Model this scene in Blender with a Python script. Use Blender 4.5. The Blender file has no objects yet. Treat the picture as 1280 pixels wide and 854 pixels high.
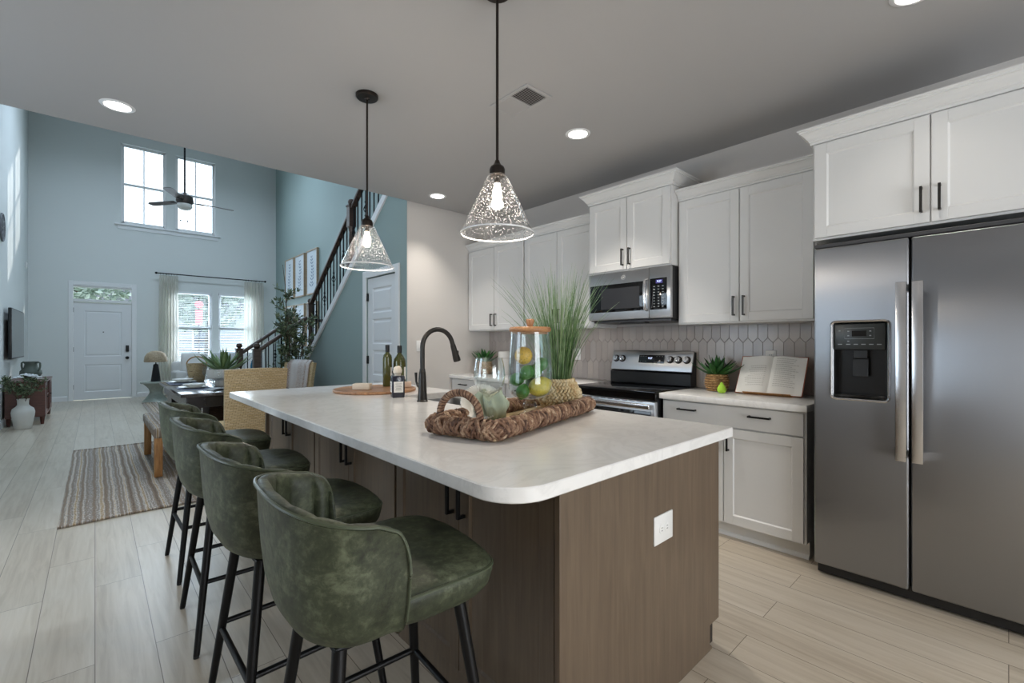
import bpy, bmesh, math, random
from mathutils import Vector as V, Matrix as M
random.seed(11)
SC = bpy.context.scene
COL = SC.collection
PI = math.pi
R = math.radians

# ------------------------------------------------------------------ camera, world, sun, daylight, exposure
cd = bpy.data.cameras.new('camera'); cam = bpy.data.objects.new('camera', cd); COL.objects.link(cam)
cam.location = (0, 0, 1.27); cam.rotation_euler = (R(90), 0, R(-42.5))
cd.sensor_width = 36; cd.lens = 16.0; cd.shift_y = 0.0016; cd.clip_start = .02; cd.clip_end = 300
SC.camera = cam
vs = SC.view_settings
vs.view_transform = 'Standard'; vs.look = 'None'; vs.exposure = 0.10; vs.gamma = 1.0
try: vs.use_curve_mapping = False
except Exception: pass
SC.cycles.use_denoising = True
SC.cycles.max_bounces = 10; SC.cycles.transparent_max_bounces = 24; SC.cycles.diffuse_bounces = 6
SC.cycles.caustics_reflective = False; SC.cycles.caustics_refractive = False
SC.cycles.sample_clamp_indirect = 6.0

w = bpy.data.worlds.new('sky'); SC.world = w; w.use_nodes = True
bg = w.node_tree.nodes['Background']; bg.inputs[0].default_value = (.78, .89, 1, 1); bg.inputs[1].default_value = 2.6

def light(name, kind, loc, energy, color, direction=None, **k):
    d = bpy.data.lights.new(name, kind); d.energy = energy; d.color = color
    for a, b in k.items(): setattr(d, a, b)
    o = bpy.data.objects.new(name, d); COL.objects.link(o); o.location = loc
    if direction is not None: o.rotation_euler = V(direction).to_track_quat('-Z', 'Y').to_euler()
    return o
DAY = (.74, .87, 1.0)
light('sun', 'SUN', (6, 20, 12), 2.2, (1, .95, .88), (-1, -.95, -.58), angle=R(1.5))
# daylight by the front windows, then two added fill lights out of view
for nm, x, z, sx, sz, e in (('daylight_upper_left', .86, 4.97, .8, 1.8, 36), ('daylight_upper_right', 1.87, 4.97, .8, 1.8, 36),
                            ('daylight_lower_left', 1.81, 1.66, .78, 1.7, 45), ('daylight_lower_right', 2.77, 1.66, .78, 1.7, 45)):
    light(nm, 'AREA', (x, 14.12, z), e, DAY, (0, -1, -.12), shape='RECTANGLE', size=sx, size_y=sz)
light('added_fill_back', 'AREA', (1.1, -3.12, 1.15), 84, (.97, .985, 1.0), (0, 1, 0), shape='RECTANGLE', size=2.3, size_y=2.0)  # added fill light, set at an invented patio door
light('added_fill_left', 'AREA', (-2.42, 3.2, 1.4), 27, (.66, .82, 1.0), (1, -.25, 0), shape='RECTANGLE', size=1.6, size_y=1.7)  # added fill light, set at an invented window left of the view
LAMP = (1, .88, .74)
DOWN_W = 9.5

# ------------------------------------------------------------------ helpers
class MB:
    """collects shapes and links them as ONE mesh object"""
    def __init__(s): s.v = []; s.f = []; s.mi = []; s.m = 0; s.X = M.Identity(4)
    def add(s, vs, fs):
        b = len(s.v); s.v += [tuple(s.X @ V(p)) for p in vs]
        s.f += [tuple(b + i for i in f) for f in fs]; s.mi += [s.m] * len(fs); return s
    def box(s, x0, x1, y0, y1, z0, z1):
        return s.add([(x0,y0,z0),(x1,y0,z0),(x1,y1,z0),(x0,y1,z0),(x0,y0,z1),(x1,y0,z1),(x1,y1,z1),(x0,y1,z1)],
                     [(0,3,2,1),(4,5,6,7),(0,1,5,4),(1,2,6,5),(2,3,7,6),(3,0,4,7)])
    def rbox(s, x0, x1, y0, y1, z0, z1, r=.01, seg=3):
        b = bmesh.new(); bmesh.ops.create_cube(b, size=1)
        for q in b.verts: q.co = V(((x0+x1)/2 + q.co.x*(x1-x0), (y0+y1)/2 + q.co.y*(y1-y0), (z0+z1)/2 + q.co.z*(z1-z0)))
        bmesh.ops.bevel(b, geom=b.edges[:], offset=r, segments=seg, profile=.5, affect='EDGES')
        b.verts.index_update(); vs_ = [tuple(q.co) for q in b.verts]; fs_ = [tuple(q.index for q in f.verts) for f in b.faces]; b.free()
        return s.add(vs_, fs_)
    def grid(s, fn, nu, nv, cu=False, cv=False):
        vs_ = [fn(i, j) for i in range(nu) for j in range(nv)]; fs_ = []
        for i in range(nu if cu else nu - 1):
            for j in range(nv if cv else nv - 1):
                i2 = (i+1) % nu; j2 = (j+1) % nv
                fs_.append((i*nv+j, i2*nv+j, i2*nv+j2, i*nv+j2))
        return s.add(vs_, fs_)
    def lathe(s, prof, n=32, c=(0,0,0), cap0=False, cap1=False):
        k = len(prof)
        vs_ = [(c[0]+r*math.cos(2*PI*i/n), c[1]+r*math.sin(2*PI*i/n), c[2]+z) for i in range(n) for r, z in prof]
        fs_ = [(i*k+j, ((i+1)%n)*k+j, ((i+1)%n)*k+j+1, i*k+j+1) for i in range(n) for j in range(k-1)]
        if cap0: fs_.append(tuple(i*k for i in range(n))[::-1])
        if cap1: fs_.append(tuple(i*k+k-1 for i in range(n)))
        return s.add(vs_, fs_)
    def cyl(s, c, r, h, n=24, r2=None):
        return s.lathe([(r, 0), (r if r2 is None else r2, h)], n, c, True, True)
    def tube(s, path, r, n=8, closed=False, cap=True):
        P = [V(p) for p in path]; k = len(P)
        rr = r if isinstance(r, (list, tuple)) else [r]*k
        tans = []
        for i in range(k):
            a = P[(i-1) % k] if (closed or i > 0) else P[i]; b = P[(i+1) % k] if (closed or i < k-1) else P[i]
            t = (b - a); tans.append(t.normalized() if t.length > 1e-9 else V((0,0,1)))
        up = V((0,0,1)) if abs(tans[0].z) < .9 else V((1,0,0))
        nrm = (up - tans[0]*up.dot(tans[0])).normalized(); vs_ = []
        for i in range(k):
            nrm = nrm - tans[i]*nrm.dot(tans[i])
            if nrm.length < 1e-6: nrm = tans[i].orthogonal()
            nrm.normalize(); bn = tans[i].cross(nrm)
            for j in range(n):
                a = 2*PI*j/n; vs_.append(tuple(P[i] + (nrm*math.cos(a) + bn*math.sin(a))*rr[i]))
        fs_ = [(i*n+j, ((i+1)%k)*n+j, ((i+1)%k)*n+(j+1)%n, i*n+(j+1)%n) for i in range(k if closed else k-1) for j in range(n)]
        if cap and not closed: fs_ += [tuple(range(n))[::-1], tuple((k-1)*n+j for j in range(n))]
        return s.add(vs_, fs_)
    def extr(s, poly, axis, a, b):
        """2D polygon in the other two axes (cyclic order) pushed along axis from a to b"""
        def P(p, t): return {0: (t, p[0], p[1]), 1: (p[0], t, p[1]), 2: (p[0], p[1], t)}[axis]
        n = len(poly)
        return s.add([P(p, a) for p in poly] + [P(p, b) for p in poly],
                     [tuple(range(n))[::-1], tuple(range(n, 2*n))] + [(i, (i+1)%n, n+(i+1)%n, n+i) for i in range(n)])
    def ball(s, c, rx, ry=None, rz=None, n=20, k=12):
        ry = ry or rx; rz = rz or rx
        vs_ = [(c[0], c[1], c[2]-rz)] + [(c[0]+rx*math.sin(PI*j/k)*math.cos(2*PI*i/n), c[1]+ry*math.sin(PI*j/k)*math.sin(2*PI*i/n), c[2]-rz*math.cos(PI*j/k))
               for j in range(1, k) for i in range(n)] + [(c[0], c[1], c[2]+rz)]
        fs_ = [(0, 1+(i+1)%n, 1+i) for i in range(n)]
        for j in range(k-2):
            for i in range(n): fs_.append((1+j*n+i, 1+j*n+(i+1)%n, 1+(j+1)*n+(i+1)%n, 1+(j+1)*n+i))
        L = len(vs_)-1; fs_ += [(L, 1+(k-2)*n+i, 1+(k-2)*n+(i+1)%n) for i in range(n)]
        return s.add(vs_, fs_)
    def build(s, name, mats, parent=None, loc=(0,0,0), rz=0, bevel=0, smooth=40, sub=0):
        me = bpy.data.meshes.new(name); me.from_pydata(s.v, [], s.f)
        for m in (mats if isinstance(mats, (list, tuple)) else [mats]): me.materials.append(m)
        me.polygons.foreach_set('material_index', s.mi)
        b = bmesh.new(); b.from_mesh(me); bmesh.ops.recalc_face_normals(b, faces=b.faces[:]); b.to_mesh(me); b.free()
        if smooth:
            me.shade_smooth()
            if smooth < 180: me.set_sharp_from_angle(angle=R(smooth))
        me.update()
        o = bpy.data.objects.new(name, me); COL.objects.link(o); o.location = loc; o.rotation_euler = (0, 0, rz)
        if parent: o.parent = parent
        if bevel:
            d = o.modifiers.new('bevel', 'BEVEL'); d.width = bevel; d.segments = 2; d.limit_method = 'ANGLE'; d.angle_limit = R(40)
        if sub: d = o.modifiers.new('sub', 'SUBSURF'); d.levels = d.render_levels = sub
        return o

def tag(o, label, cat, group=None, kind=None):
    if label: o['label'] = label
    if cat: o['category'] = cat
    if group: o['group'] = group
    if kind: o['kind'] = kind
    return o
def thing(name, label, cat, loc=(0,0,0), rz=0, group=None):
    o = bpy.data.objects.new(name, None); COL.objects.link(o); o.location = loc; o.rotation_euler = (0,0,rz); o.empty_display_size = .1
    return tag(o, label, cat, group)
def struct(name, mb, m, **k):
    o = mb.build(name, m, **k); o['kind'] = 'structure'; return o
def dup(root, loc=None, rz=None, label=None, group=None):
    def cp(o, par):
        c = o.copy(); COL.objects.link(c)
        if par: c.parent = par
        for ch in [x for x in o.children]: cp(ch, c)
        return c
    kids = [x for x in root.children]
    r = root.copy(); COL.objects.link(r)
    for ch in kids: cp(ch, r)
    if loc is not None: r.location = loc
    if rz is not None: r.rotation_euler = (0, 0, rz)
    if label: r['label'] = label
    if group: r['group'] = group
    return r
def lettering(name, body, size, m, parent, mat4):
    cu = bpy.data.curves.new(name, 'FONT'); cu.body = body; cu.size = size; cu.align_x = 'CENTER'; cu.align_y = 'CENTER'; cu.extrude = .0004
    t = bpy.data.objects.new(name, cu); COL.objects.link(t)
    me = bpy.data.meshes.new_from_object(t.evaluated_get(bpy.context.evaluated_depsgraph_get()))
    bpy.data.objects.remove(t); bpy.data.curves.remove(cu)
    me.transform(mat4); me.name = name; me.materials.clear(); me.materials.append(m)
    o = bpy.data.objects.new(name, me); COL.objects.link(o)
    if parent: o.parent = parent
    return o
FACE_NX = M(((0,0,-1,0),(-1,0,0,0),(0,1,0,0),(0,0,0,1)))     # text plane turned to face -X
FACE_NY = M(((1,0,0,0),(0,0,-1,0),(0,1,0,0),(0,0,0,1)))      # text plane turned to face -Y

# ------------------------------------------------------------------ materials
def srgb(r, g, b):
    f = lambda c: (c/255/12.92) if c/255 <= .04045 else ((c/255+.055)/1.055)**2.4
    return (f(r), f(g), f(b), 1)
class NT:
    def __init__(s, name):
        s.m = bpy.data.materials.new(name); s.m.use_nodes = True; s.t = s.m.node_tree; s.p = s.t.nodes['Principled BSDF']
        s.out = s.t.nodes['Material Output']
    def n(s, kind, ins=None, **props):
        q = s.t.nodes.new(kind)
        for k, v in props.items(): setattr(q, k, v)
        for k, v in (ins or {}).items(): s.set(q.inputs[k], v)
        return q
    def set(s, sock, v):
        if isinstance(v, bpy.types.NodeSocket): s.t.links.new(v, sock)
        elif isinstance(v, bpy.types.Node): s.t.links.new(v.outputs[0], sock)
        else: sock.default_value = v
    def co(s, scale=(1,1,1), kind='Object', rot=(0,0,0)):
        tc = s.n('ShaderNodeTexCoord')
        return s.n('ShaderNodeMapping', {'Vector': tc.outputs[kind], 'Scale': scale, 'Rotation': rot})
    def noise(s, vec, scale, detail=4, rough=.55, dist=0):
        return s.n('ShaderNodeTexNoise', {'Vector': vec, 'Scale': scale, 'Detail': detail, 'Roughness': rough, 'Distortion': dist})
    def ramp(s, fac, stops):
        q = s.n('ShaderNodeValToRGB', {'Fac': fac}); e = q.color_ramp.elements
        while len(e) < len(stops): e.new(.5)
        for el, (p, c) in zip(e, stops): el.position = p; el.color = c
        return q
    def mix(s, fac, a, b, mode='MIX'):
        q = s.n('ShaderNodeMix', data_type='RGBA', blend_type=mode)
        s.set(q.inputs[0], fac); s.set(q.inputs[6], a); s.set(q.inputs[7], b); return q.outputs[2]
    def math(s, op, a, b=0.0, c=0.0):
        q = s.n('ShaderNodeMath', operation=op); s.set(q.inputs[0], a); s.set(q.inputs[1], b); s.set(q.inputs[2], c); return q.outputs[0]
    def bump(s, h, strength=.2, dist=.01):
        q = s.n('ShaderNodeBump', {'Height': h, 'Strength': strength, 'Distance': dist}); s.set(s.p.inputs['Normal'], q); return q
    def P(s, **k):
        names = {'base': 'Base Color', 'rough': 'Roughness', 'metal': 'Metallic', 'ior': 'IOR', 'spec': 'Specular IOR Level', 'coat': 'Coat Weight',
                 'emit': 'Emission Color', 'es': 'Emission Strength', 'aniso': 'Anisotropic', 'trans': 'Transmission Weight', 'sheen': 'Sheen Weight', 'sss': 'Subsurface Weight', 'alpha': 'Alpha'}
        for a, b in k.items(): s.set(s.p.inputs[names[a]], b)
        return s
def simple(name, c, rough=.5, metal=0, var=.06, scale=6, bump=0, bscale=80, **k):
    t = NT(name); v = t.co(); nz = t.noise(v, scale)
    c2 = tuple(x*(1-var) for x in c[:3]) + (1,); c1 = tuple(min(1, x*(1+var)) for x in c[:3]) + (1,)
    t.P(base=t.mix(nz.outputs[0], c2, c1), rough=rough, metal=metal, **k)
    if bump: t.bump(t.noise(v, bscale).outputs[0], bump, .004)
    return t.m
def emitter(name, c, s):
    t = NT(name); t.P(base=(0,0,0,1), emit=c, es=s, rough=.6); return t.m
def thin_glass(name, tint=(.96,.98,.98,1), seeds=0, sscale=120, rough=.02, refl=1.0):
    t = NT(name)
    tr = t.n('ShaderNodeBsdfTransparent', {'Color': tint}); gl = t.n('ShaderNodeBsdfGlossy', {'Color': (1,1,1,1), 'Roughness': rough})
    lw = t.n('ShaderNodeLayerWeight', {'Blend': .5})
    fac = t.math('MULTIPLY', t.math('MULTIPLY_ADD', t.math('POWER', lw.outputs['Facing'], 4.0), .90, .04), refl)
    mx = t.n('ShaderNodeMixShader', {0: fac, 1: tr, 2: gl}); last = mx
    if seeds:
        vo = t.n('ShaderNodeTexVoronoi', {'Vector': t.co(), 'Scale': sscale}, feature='F1')
        rim = t.ramp(vo.outputs['Distance'], [(0, (1,1,1,1)), (.20, (.9,.9,.9,1)), (.30, (0,0,0,1))])
        df = t.n('ShaderNodeBsdfTranslucent', {'Color': (.30,.30,.31,1)}); d2 = t.n('ShaderNodeBsdfDiffuse', {'Color': (.42,.42,.44,1)})
        ad = t.n('ShaderNodeMixShader', {0: .5, 1: df, 2: d2})
        last = t.n('ShaderNodeMixShader', {0: t.math('MULTIPLY', rim.outputs[0], seeds), 1: mx, 2: ad})
    t.set(t.out.inputs['Surface'], last.outputs[0]); return t.m
def wood(name, dark, light_, grain=(3, 40, 3), rough=.45, bump=.05, coat=0):
    t = NT(name); v = t.co(grain); n1 = t.noise(v, 2.5, 6, .6, .6); n2 = t.noise(t.co(), 1.7, 3)
    f = t.math('ADD', t.math('MULTIPLY', n1.outputs[0], .8), t.math('MULTIPLY', n2.outputs[0], .25))
    t.P(base=t.ramp(f, [(.32, dark), (.72, light_)]), rough=rough, coat=coat)
    if bump: t.bump(n1.outputs[0], bump, .003)
    return t.m
def weave(name, c1, c2, cdark, w_=.03, h_=.011, strength=.8):
    t = NT(name); tc = t.n('ShaderNodeTexCoord'); sp = t.n('ShaderNodeSeparateXYZ', {0: tc.outputs['Object']})
    u = t.math('ADD', sp.outputs[0], sp.outputs[1]); vec = t.n('ShaderNodeCombineXYZ', {0: u, 1: sp.outputs[2], 2: 0.0})
    nz = t.noise(tc.outputs['Object'], 25, 2); wob = t.n('ShaderNodeVectorMath', {0: vec, 1: t.math('MULTIPLY', nz.outputs[0], .004)}, operation='ADD')
    br = t.n('ShaderNodeTexBrick', {'Vector': wob, 'Color1': c1, 'Color2': c2, 'Mortar': cdark, 'Scale': 1.0, 'Mortar Size': .0017, 'Mortar Smooth': .6, 'Brick Width': w_, 'Row Height': h_})
    br.offset = .5
    big = t.noise(tc.outputs['Object'], 9, 3)
    t.P(base=t.mix(t.math('MULTIPLY', big.outputs[0], .5), br.outputs[0], c2), rough=.6)
    t.bump(t.math('SUBTRACT', 1.0, br.outputs[1]), strength, .006); return t.m
def straw(name, cols, scale=70, stretch=(1,1,.25), bump=.5, rough=.65, islands=0):
    t = NT(name); n1 = t.noise(t.co(stretch), scale, 3, .6)
    n2 = t.noise(t.co(), scale*.25, 2)
    f = t.math('ADD', t.math('MULTIPLY', n1.outputs[0], .7), t.math('MULTIPLY', n2.outputs[0], .3))
    if islands:
        g = t.n('ShaderNodeNewGeometry'); f = t.math('ADD', t.math('MULTIPLY', f, 1-islands), t.math('MULTIPLY', t.math('MULTIPLY_ADD', g.outputs['Random Per Island'], .55, .22), islands))
    k = len(cols); t.P(base=t.ramp(f, [(.3 + .4*i/(k-1), c) for i, c in enumerate(cols)]), rough=rough)
    t.bump(n1.outputs[0], bump, .004); return t.m

def wall_paint(name, c): return simple(name, c, .62, var=.015, scale=2, bump=.04, bscale=180)
PAINT_LIVING = wall_paint('pale grey wall paint', srgb(214, 218, 217))
PAINT_KITCHEN = wall_paint('warm white wall paint', srgb(206, 202, 198))
PAINT_TEAL = wall_paint('muted teal wall paint', srgb(142, 160, 158))
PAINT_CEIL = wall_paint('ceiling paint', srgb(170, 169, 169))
TRIM = simple('white trim paint', srgb(226, 227, 228), .35, var=.01)
CAB = simple('white cabinet paint', srgb(216, 216, 215), .38, var=.012, scale=3)
BLACK = simple('matte black metal', srgb(26, 26, 27), .42, .6, var=.1)
BLACK_GLOSS = simple('glossy black glass', srgb(7, 7, 9), .06, 0, var=.05)
BLACK_PLASTIC = simple('black plastic', srgb(22, 23, 25), .38, 0)
DARK_BRONZE = simple('dark bronze metal', srgb(58, 52, 48), .38, .85, var=.1)
GUNMETAL = simple('gunmetal faucet finish', srgb(64, 62, 60), .36, .8, var=.05)
WHITE_PLASTIC = simple('white plastic', srgb(232, 232, 230), .3, var=.01)
CERAMIC = simple('white ceramic', srgb(226, 224, 219), .3, var=.03)
CREAM = simple('cream wax', srgb(226, 216, 200), .5, var=.04)
PANE = thin_glass('window pane glass', (.97, .985, .99, 1), refl=.8)
SEEDED = thin_glass('seeded clear glass', (.97, .97, .97, 1), seeds=.55, sscale=105, refl=1.0)
SEEDED_JAR = thin_glass('bubbled jar glass', (.93, .96, .97, 1), seeds=.20, sscale=100, refl=1.0)
CLEAR = thin_glass('clear drinking glass', (.95, .97, .97, 1), refl=1.6)
FOG = simple('cloudy inside of cut glass', (.8,.8,.8,1), .2)

def floor_mat():
    t = NT('light oak plank flooring'); tc = t.n('ShaderNodeTexCoord'); sp = t.n('ShaderNodeSeparateXYZ', {0: tc.outputs['Object']})
    vec = t.n('ShaderNodeCombineXYZ', {0: sp.outputs[1], 1: sp.outputs[0], 2: 0.0})
    br = t.n('ShaderNodeTexBrick', {'Vector': vec, 'Color1': (0,0,0,1), 'Color2': (1,1,1,1), 'Mortar': (.5,.5,.5,1), 'Scale': 1.0, 'Mortar Size': .0016, 'Mortar Smooth': .2, 'Brick Width': 1.22, 'Row Height': .19})
    br.offset = .37; br.offset_frequency = 2
    off = t.n('ShaderNodeVectorMath', {0: t.co((20, 1.3, 1)), 1: t.n('ShaderNodeVectorMath', {0: br.outputs[0], 1: (7, 13, 0)}, operation='MULTIPLY')}, operation='ADD')
    g1 = t.noise(off, 1.6, 7, .62, .8); g2 = t.noise(off, .5, 2, .5)
    f = t.math('ADD', t.math('MULTIPLY', g1.outputs[0], .62), t.math('ADD', t.math('MULTIPLY', g2.outputs[0], .3), t.math('MULTIPLY', br.outputs[0], .10)))
    c = t.ramp(f, [(.28, srgb(164, 151, 133)), (.50, srgb(191, 180, 163)), (.74, srgb(208, 199, 185))])
    col = t.mix(br.outputs[1], c, srgb(112, 100, 86))
    t.P(base=col, rough=t.math('ADD', t.math('MULTIPLY', g1.outputs[0], .03), .27))
    h = t.math('SUBTRACT', t.math('MULTIPLY', g1.outputs[0], .10), br.outputs[1])
    t.bump(h, .10, .003); return t.m
FLOOR = floor_mat()
def quartz():
    t = NT('white veined quartz'); v = t.co(); n = t.noise(v, 3.2, 9, .62, 1.8); n2 = t.noise(v, 55, 3)
    vein = t.ramp(n.outputs[0], [(.44, srgb(239, 238, 236)), (.50, srgb(231, 230, 228)), (.56, srgb(240, 239, 237))])
    t.P(base=t.mix(t.math('MULTIPLY', n2.outputs[0], .18), vein, srgb(224, 222, 219)), rough=.16, spec=.5); return t.m
QUARTZ = quartz()
ISLAND = wood('taupe stained maple', srgb(88, 74, 60), srgb(112, 96, 79), (22, 22, 1.2), .42, .015)
ISLAND_SHADE = simple('painted shade between doors', srgb(40, 33, 28), .6)  # shade in the door gaps put into the body's dark colour
def steel(name, c, horizontal=True, rough=.30, aniso=.92):
    t = NT(name); v = t.co((1, 1, 140) if horizontal else (1, 140, 1)); n = t.noise(v, 3, 3)
    t.P(base=t.mix(n.outputs[0], tuple(x*.985 for x in c[:3])+(1,), c), metal=1, rough=t.math('ADD', t.math('MULTIPLY', n.outputs[0], .03), rough), aniso=aniso)
    tg = t.n('ShaderNodeTangent', direction_type='RADIAL', axis='Z'); t.set(t.p.inputs['Tangent'], tg)
    t.p.inputs['Anisotropic Rotation'].default_value = 0.0
    return t.m
STEEL = steel('brushed stainless steel', srgb(152, 153, 156))
STEEL2 = steel('brushed appliance steel', srgb(186, 186, 187), True, .30)
STEEL_BRIGHT = steel('bright brushed handle steel', srgb(214, 214, 216), True, .22, .4)
CHROME = simple('polished steel', srgb(200, 200, 202), .18, 1)
def leather():
    t = NT('distressed green leather'); v = t.co(); n1 = t.noise(v, 9, 7, .68, .6); n2 = t.noise(v, 46, 5, .7, .3); n3 = t.noise(v, 2.5, 3)
    f = t.math('ADD', t.math('MULTIPLY', n1.outputs[0], .5), t.math('ADD', t.math('MULTIPLY', n2.outputs[0], .34), t.math('MULTIPLY', n3.outputs[0], .22)))
    t.P(base=t.ramp(f, [(.43, srgb(40, 44, 33)), (.53, srgb(62, 68, 51)), (.66, srgb(104, 110, 88))]), rough=t.math('ADD', t.math('MULTIPLY', n1.outputs[0], .2), .42), spec=.4)
    t.bump(t.noise(v, 240, 3).outputs[0], .12, .002); return t.m
LEATHER = leather()
PIPING = simple('green leather piping', srgb(70, 78, 60), .4, var=.2, scale=30)
def picket():
    t = NT('glazed picket tile'); g = t.n('ShaderNodeNewGeometry'); n = t.noise(t.co(), 18, 4)
    base = t.ramp(g.outputs['Random Per Island'], [(0, srgb(168, 157, 150)), (.35, srgb(182, 172, 165)), (.7, srgb(193, 184, 178)), (1, srgb(175, 167, 163))])
    t.P(base=t.mix(t.math('MULTIPLY', n.outputs[0], .35), base, srgb(160, 150, 145)), rough=.22, spec=.5)
    t.bump(n.outputs[0], .05, .01); return t.m
TILE = picket()
GROUT = simple('pale grout', srgb(196, 190, 184), .8)
RATTAN = weave('honey rattan weave', srgb(226, 206, 168), srgb(204, 178, 134), srgb(120, 96, 62), .036, .0145)
WICKER_DARK = weave('dark brown wicker weave', srgb(112, 88, 70), srgb(86, 66, 52), srgb(40, 30, 24), .03, .012)
SEAGRASS = straw('braided brown seagrass', [srgb(48, 32, 26), srgb(104, 72, 54), srgb(148, 116, 92), srgb(208, 184, 156)], 80, (1, 1, 1), .5, islands=.45)
SEAGRASS_LIGHT = straw('golden water hyacinth braid', [srgb(158, 122, 74), srgb(200, 178, 136), srgb(226, 214, 184)], 45, (1, 1, .5), .5)
BASKET_TAN = straw('tan rope basket weave', [srgb(120, 82, 48), srgb(176, 136, 88), srgb(206, 174, 128)], 60, (1, 1, 1.6), .6)
TRAY_WOOD = wood('pale tray board', srgb(206, 176, 132), srgb(228, 204, 164), (2, 30, 2))
ACACIA = wood('acacia wood', srgb(132, 88, 58), srgb(192, 148, 108), (6, 40, 6), .4)
LID_WOOD = wood('mango wood lid', srgb(142, 92, 58), srgb(196, 148, 102), (8, 40, 40), .4)
PINE = wood('knotty honey wood', srgb(150, 102, 58), srgb(206, 158, 104), (30, 30, 3), .4)
DARK_WOOD = wood('espresso stained wood', srgb(24, 22, 24), srgb(48, 44, 46), (3, 40, 3), .22)
TABLE_TOP = wood('grey washed dark table top', srgb(60, 58, 60), srgb(98, 94, 94), (40, 2, 2), .12, .02)
MAHOGANY = wood('red brown console wood', srgb(64, 32, 26), srgb(104, 58, 46), (3, 3, 30), .35)
STAIR_WOOD = wood('dark walnut stair wood', srgb(50, 38, 32), srgb(88, 70, 60), (6, 6, 40), .35)
FRAME_WOOD = wood('light picture frame wood', srgb(150, 126, 100), srgb(190, 168, 140), (3, 3, 40), .5)
def leafm(name, a, b, c):
    t = NT(name); n = t.noise(t.co(), 30, 3); g = t.n('ShaderNodeNewGeometry')
    f = t.math('ADD', t.math('MULTIPLY', n.outputs[0], .5), t.math('MULTIPLY', g.outputs['Random Per Island'], .5))
    t.P(base=t.ramp(f, [(.2, a), (.5, b), (.8, c)]), rough=.45); return t.m
AGAVE = leafm('agave leaf green', srgb(26, 62, 30), srgb(44, 98, 44), srgb(74, 128, 62))
AGAVE_PALE = leafm('pale agave leaf', srgb(66, 92, 56), srgb(104, 130, 84), srgb(146, 164, 116))
GRASS = leafm('grass blade green', srgb(52, 88, 44), srgb(104, 136, 84), srgb(166, 184, 148))
OLIVE = leafm('olive leaf', srgb(48, 66, 48), srgb(84, 102, 72), srgb(136, 148, 114))
OUTLEAF = leafm('street tree leaf lightened for haze', srgb(120, 138, 130), srgb(150, 164, 150), srgb(186, 196, 184))  # outdoor brightness and haze put into the leaf colour
BARK = simple('olive bark', srgb(84, 70, 56), .8, var=.3, scale=30, bump=.3)
LINEN = simple('white linen', srgb(214, 214, 212), .85, var=.04, bump=.15, bscale=260)
SOFA_F = simple('off white sofa fabric', srgb(206, 206, 204), .9, var=.04, bump=.15, bscale=240)
SAGE = simple('sage green cloth', srgb(168, 180, 158), .85, var=.12, scale=14, bump=.15, bscale=260)
LEMON = simple('lemon peel', srgb(226, 202, 84), .42, var=.06, bump=.25, bscale=140)
ORANGE = simple('golden orange peel', srgb(236, 186, 74), .42, var=.06, bump=.25, bscale=140)
LIME = simple('lime peel', srgb(62, 122, 48), .4, var=.2, scale=18, bump=.2, bscale=140)
OIL = simple('green oil bottle glass', srgb(74, 78, 34), .1, var=.25, scale=12, coat=.5)
NAVY = simple('dark navy glass', srgb(38, 40, 54), .15, var=.2)
PAPER = simple('paper', srgb(246, 245, 241), .7, var=.02)
def rug_mat():
    t = NT('striped braided rug'); tc = t.n('ShaderNodeTexCoord'); sp = t.n('ShaderNodeSeparateXYZ', {0: tc.outputs['Object']})
    wob = t.noise(t.co((1, 1, 1)), 2.2, 2); fine = t.noise(t.co((60, 22, 1)), 2, 3, .7)
    x = t.math('ADD', t.math('MULTIPLY', sp.outputs[0], 27.0), t.math('MULTIPLY', wob.outputs[0], 1.0))
    st = t.n('ShaderNodeTexNoise', {'Vector': t.n('ShaderNodeCombineXYZ', {0: x, 1: 0.0, 2: 0.0}), 'Scale': 1.0, 'Detail': 1.0}, )
    f = t.math('ADD', st.outputs[0], t.math('MULTIPLY', t.math('SUBTRACT', fine.outputs[0], .5), .6))
    c = t.ramp(f, [(.30, srgb(96, 84, 76)), (.42, srgb(150, 130, 108)), (.50, srgb(128, 120, 116)), (.56, srgb(206, 200, 190)), (.66, srgb(178, 150, 112)), (.74, srgb(110, 100, 94))])
    t.P(base=c, rough=.95); t.bump(t.math('ADD', fine.outputs[0], st.outputs[0]), .7, .01); return t.m
RUG = rug_mat()

# ------------------------------------------------------------------ the room shell
CEIL = 2.78; KX = 3.60; WY = 4.33; SX = 2.45; TX = 3.73; FY = 13.84; LX = -1.03; HI = 6.5; BY = -3.2; KL = -2.5
def wall_grid(mb, a0, a1, z0, z1, holes, put):
    xs = sorted({a0, a1, *[h[0] for h in holes], *[h[1] for h in holes]}); zs = sorted({z0, z1, *[h[2] for h in holes], *[h[3] for h in holes]})
    for i in range(len(xs)-1):
        for j in range(len(zs)-1):
            cx = (xs[i]+xs[i+1])/2; cz = (zs[j]+zs[j+1])/2
            if any(h[0] < cx < h[1] and h[2] < cz < h[3] for h in holes): continue
            put(mb, xs[i], xs[i+1], zs[j], zs[j+1])
b = MB().box(KL-.2, TX+.3, BY-.2, FY+.14, -.12, 0); struct('floor', b, FLOOR, smooth=0)
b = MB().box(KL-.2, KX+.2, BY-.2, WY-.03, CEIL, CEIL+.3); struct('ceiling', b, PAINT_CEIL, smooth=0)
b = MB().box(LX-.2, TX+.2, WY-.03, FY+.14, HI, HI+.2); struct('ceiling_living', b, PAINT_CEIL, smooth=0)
UW = [(.44, 1.28, 4.03, 5.90), (1.455, 2.29, 4.03, 5.90)]
LW = [(1.41, 2.22, .76, 2.56), (2.36, 3.18, .76, 2.56)]
DO = (-.37, .65, 0, 2.56)
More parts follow.
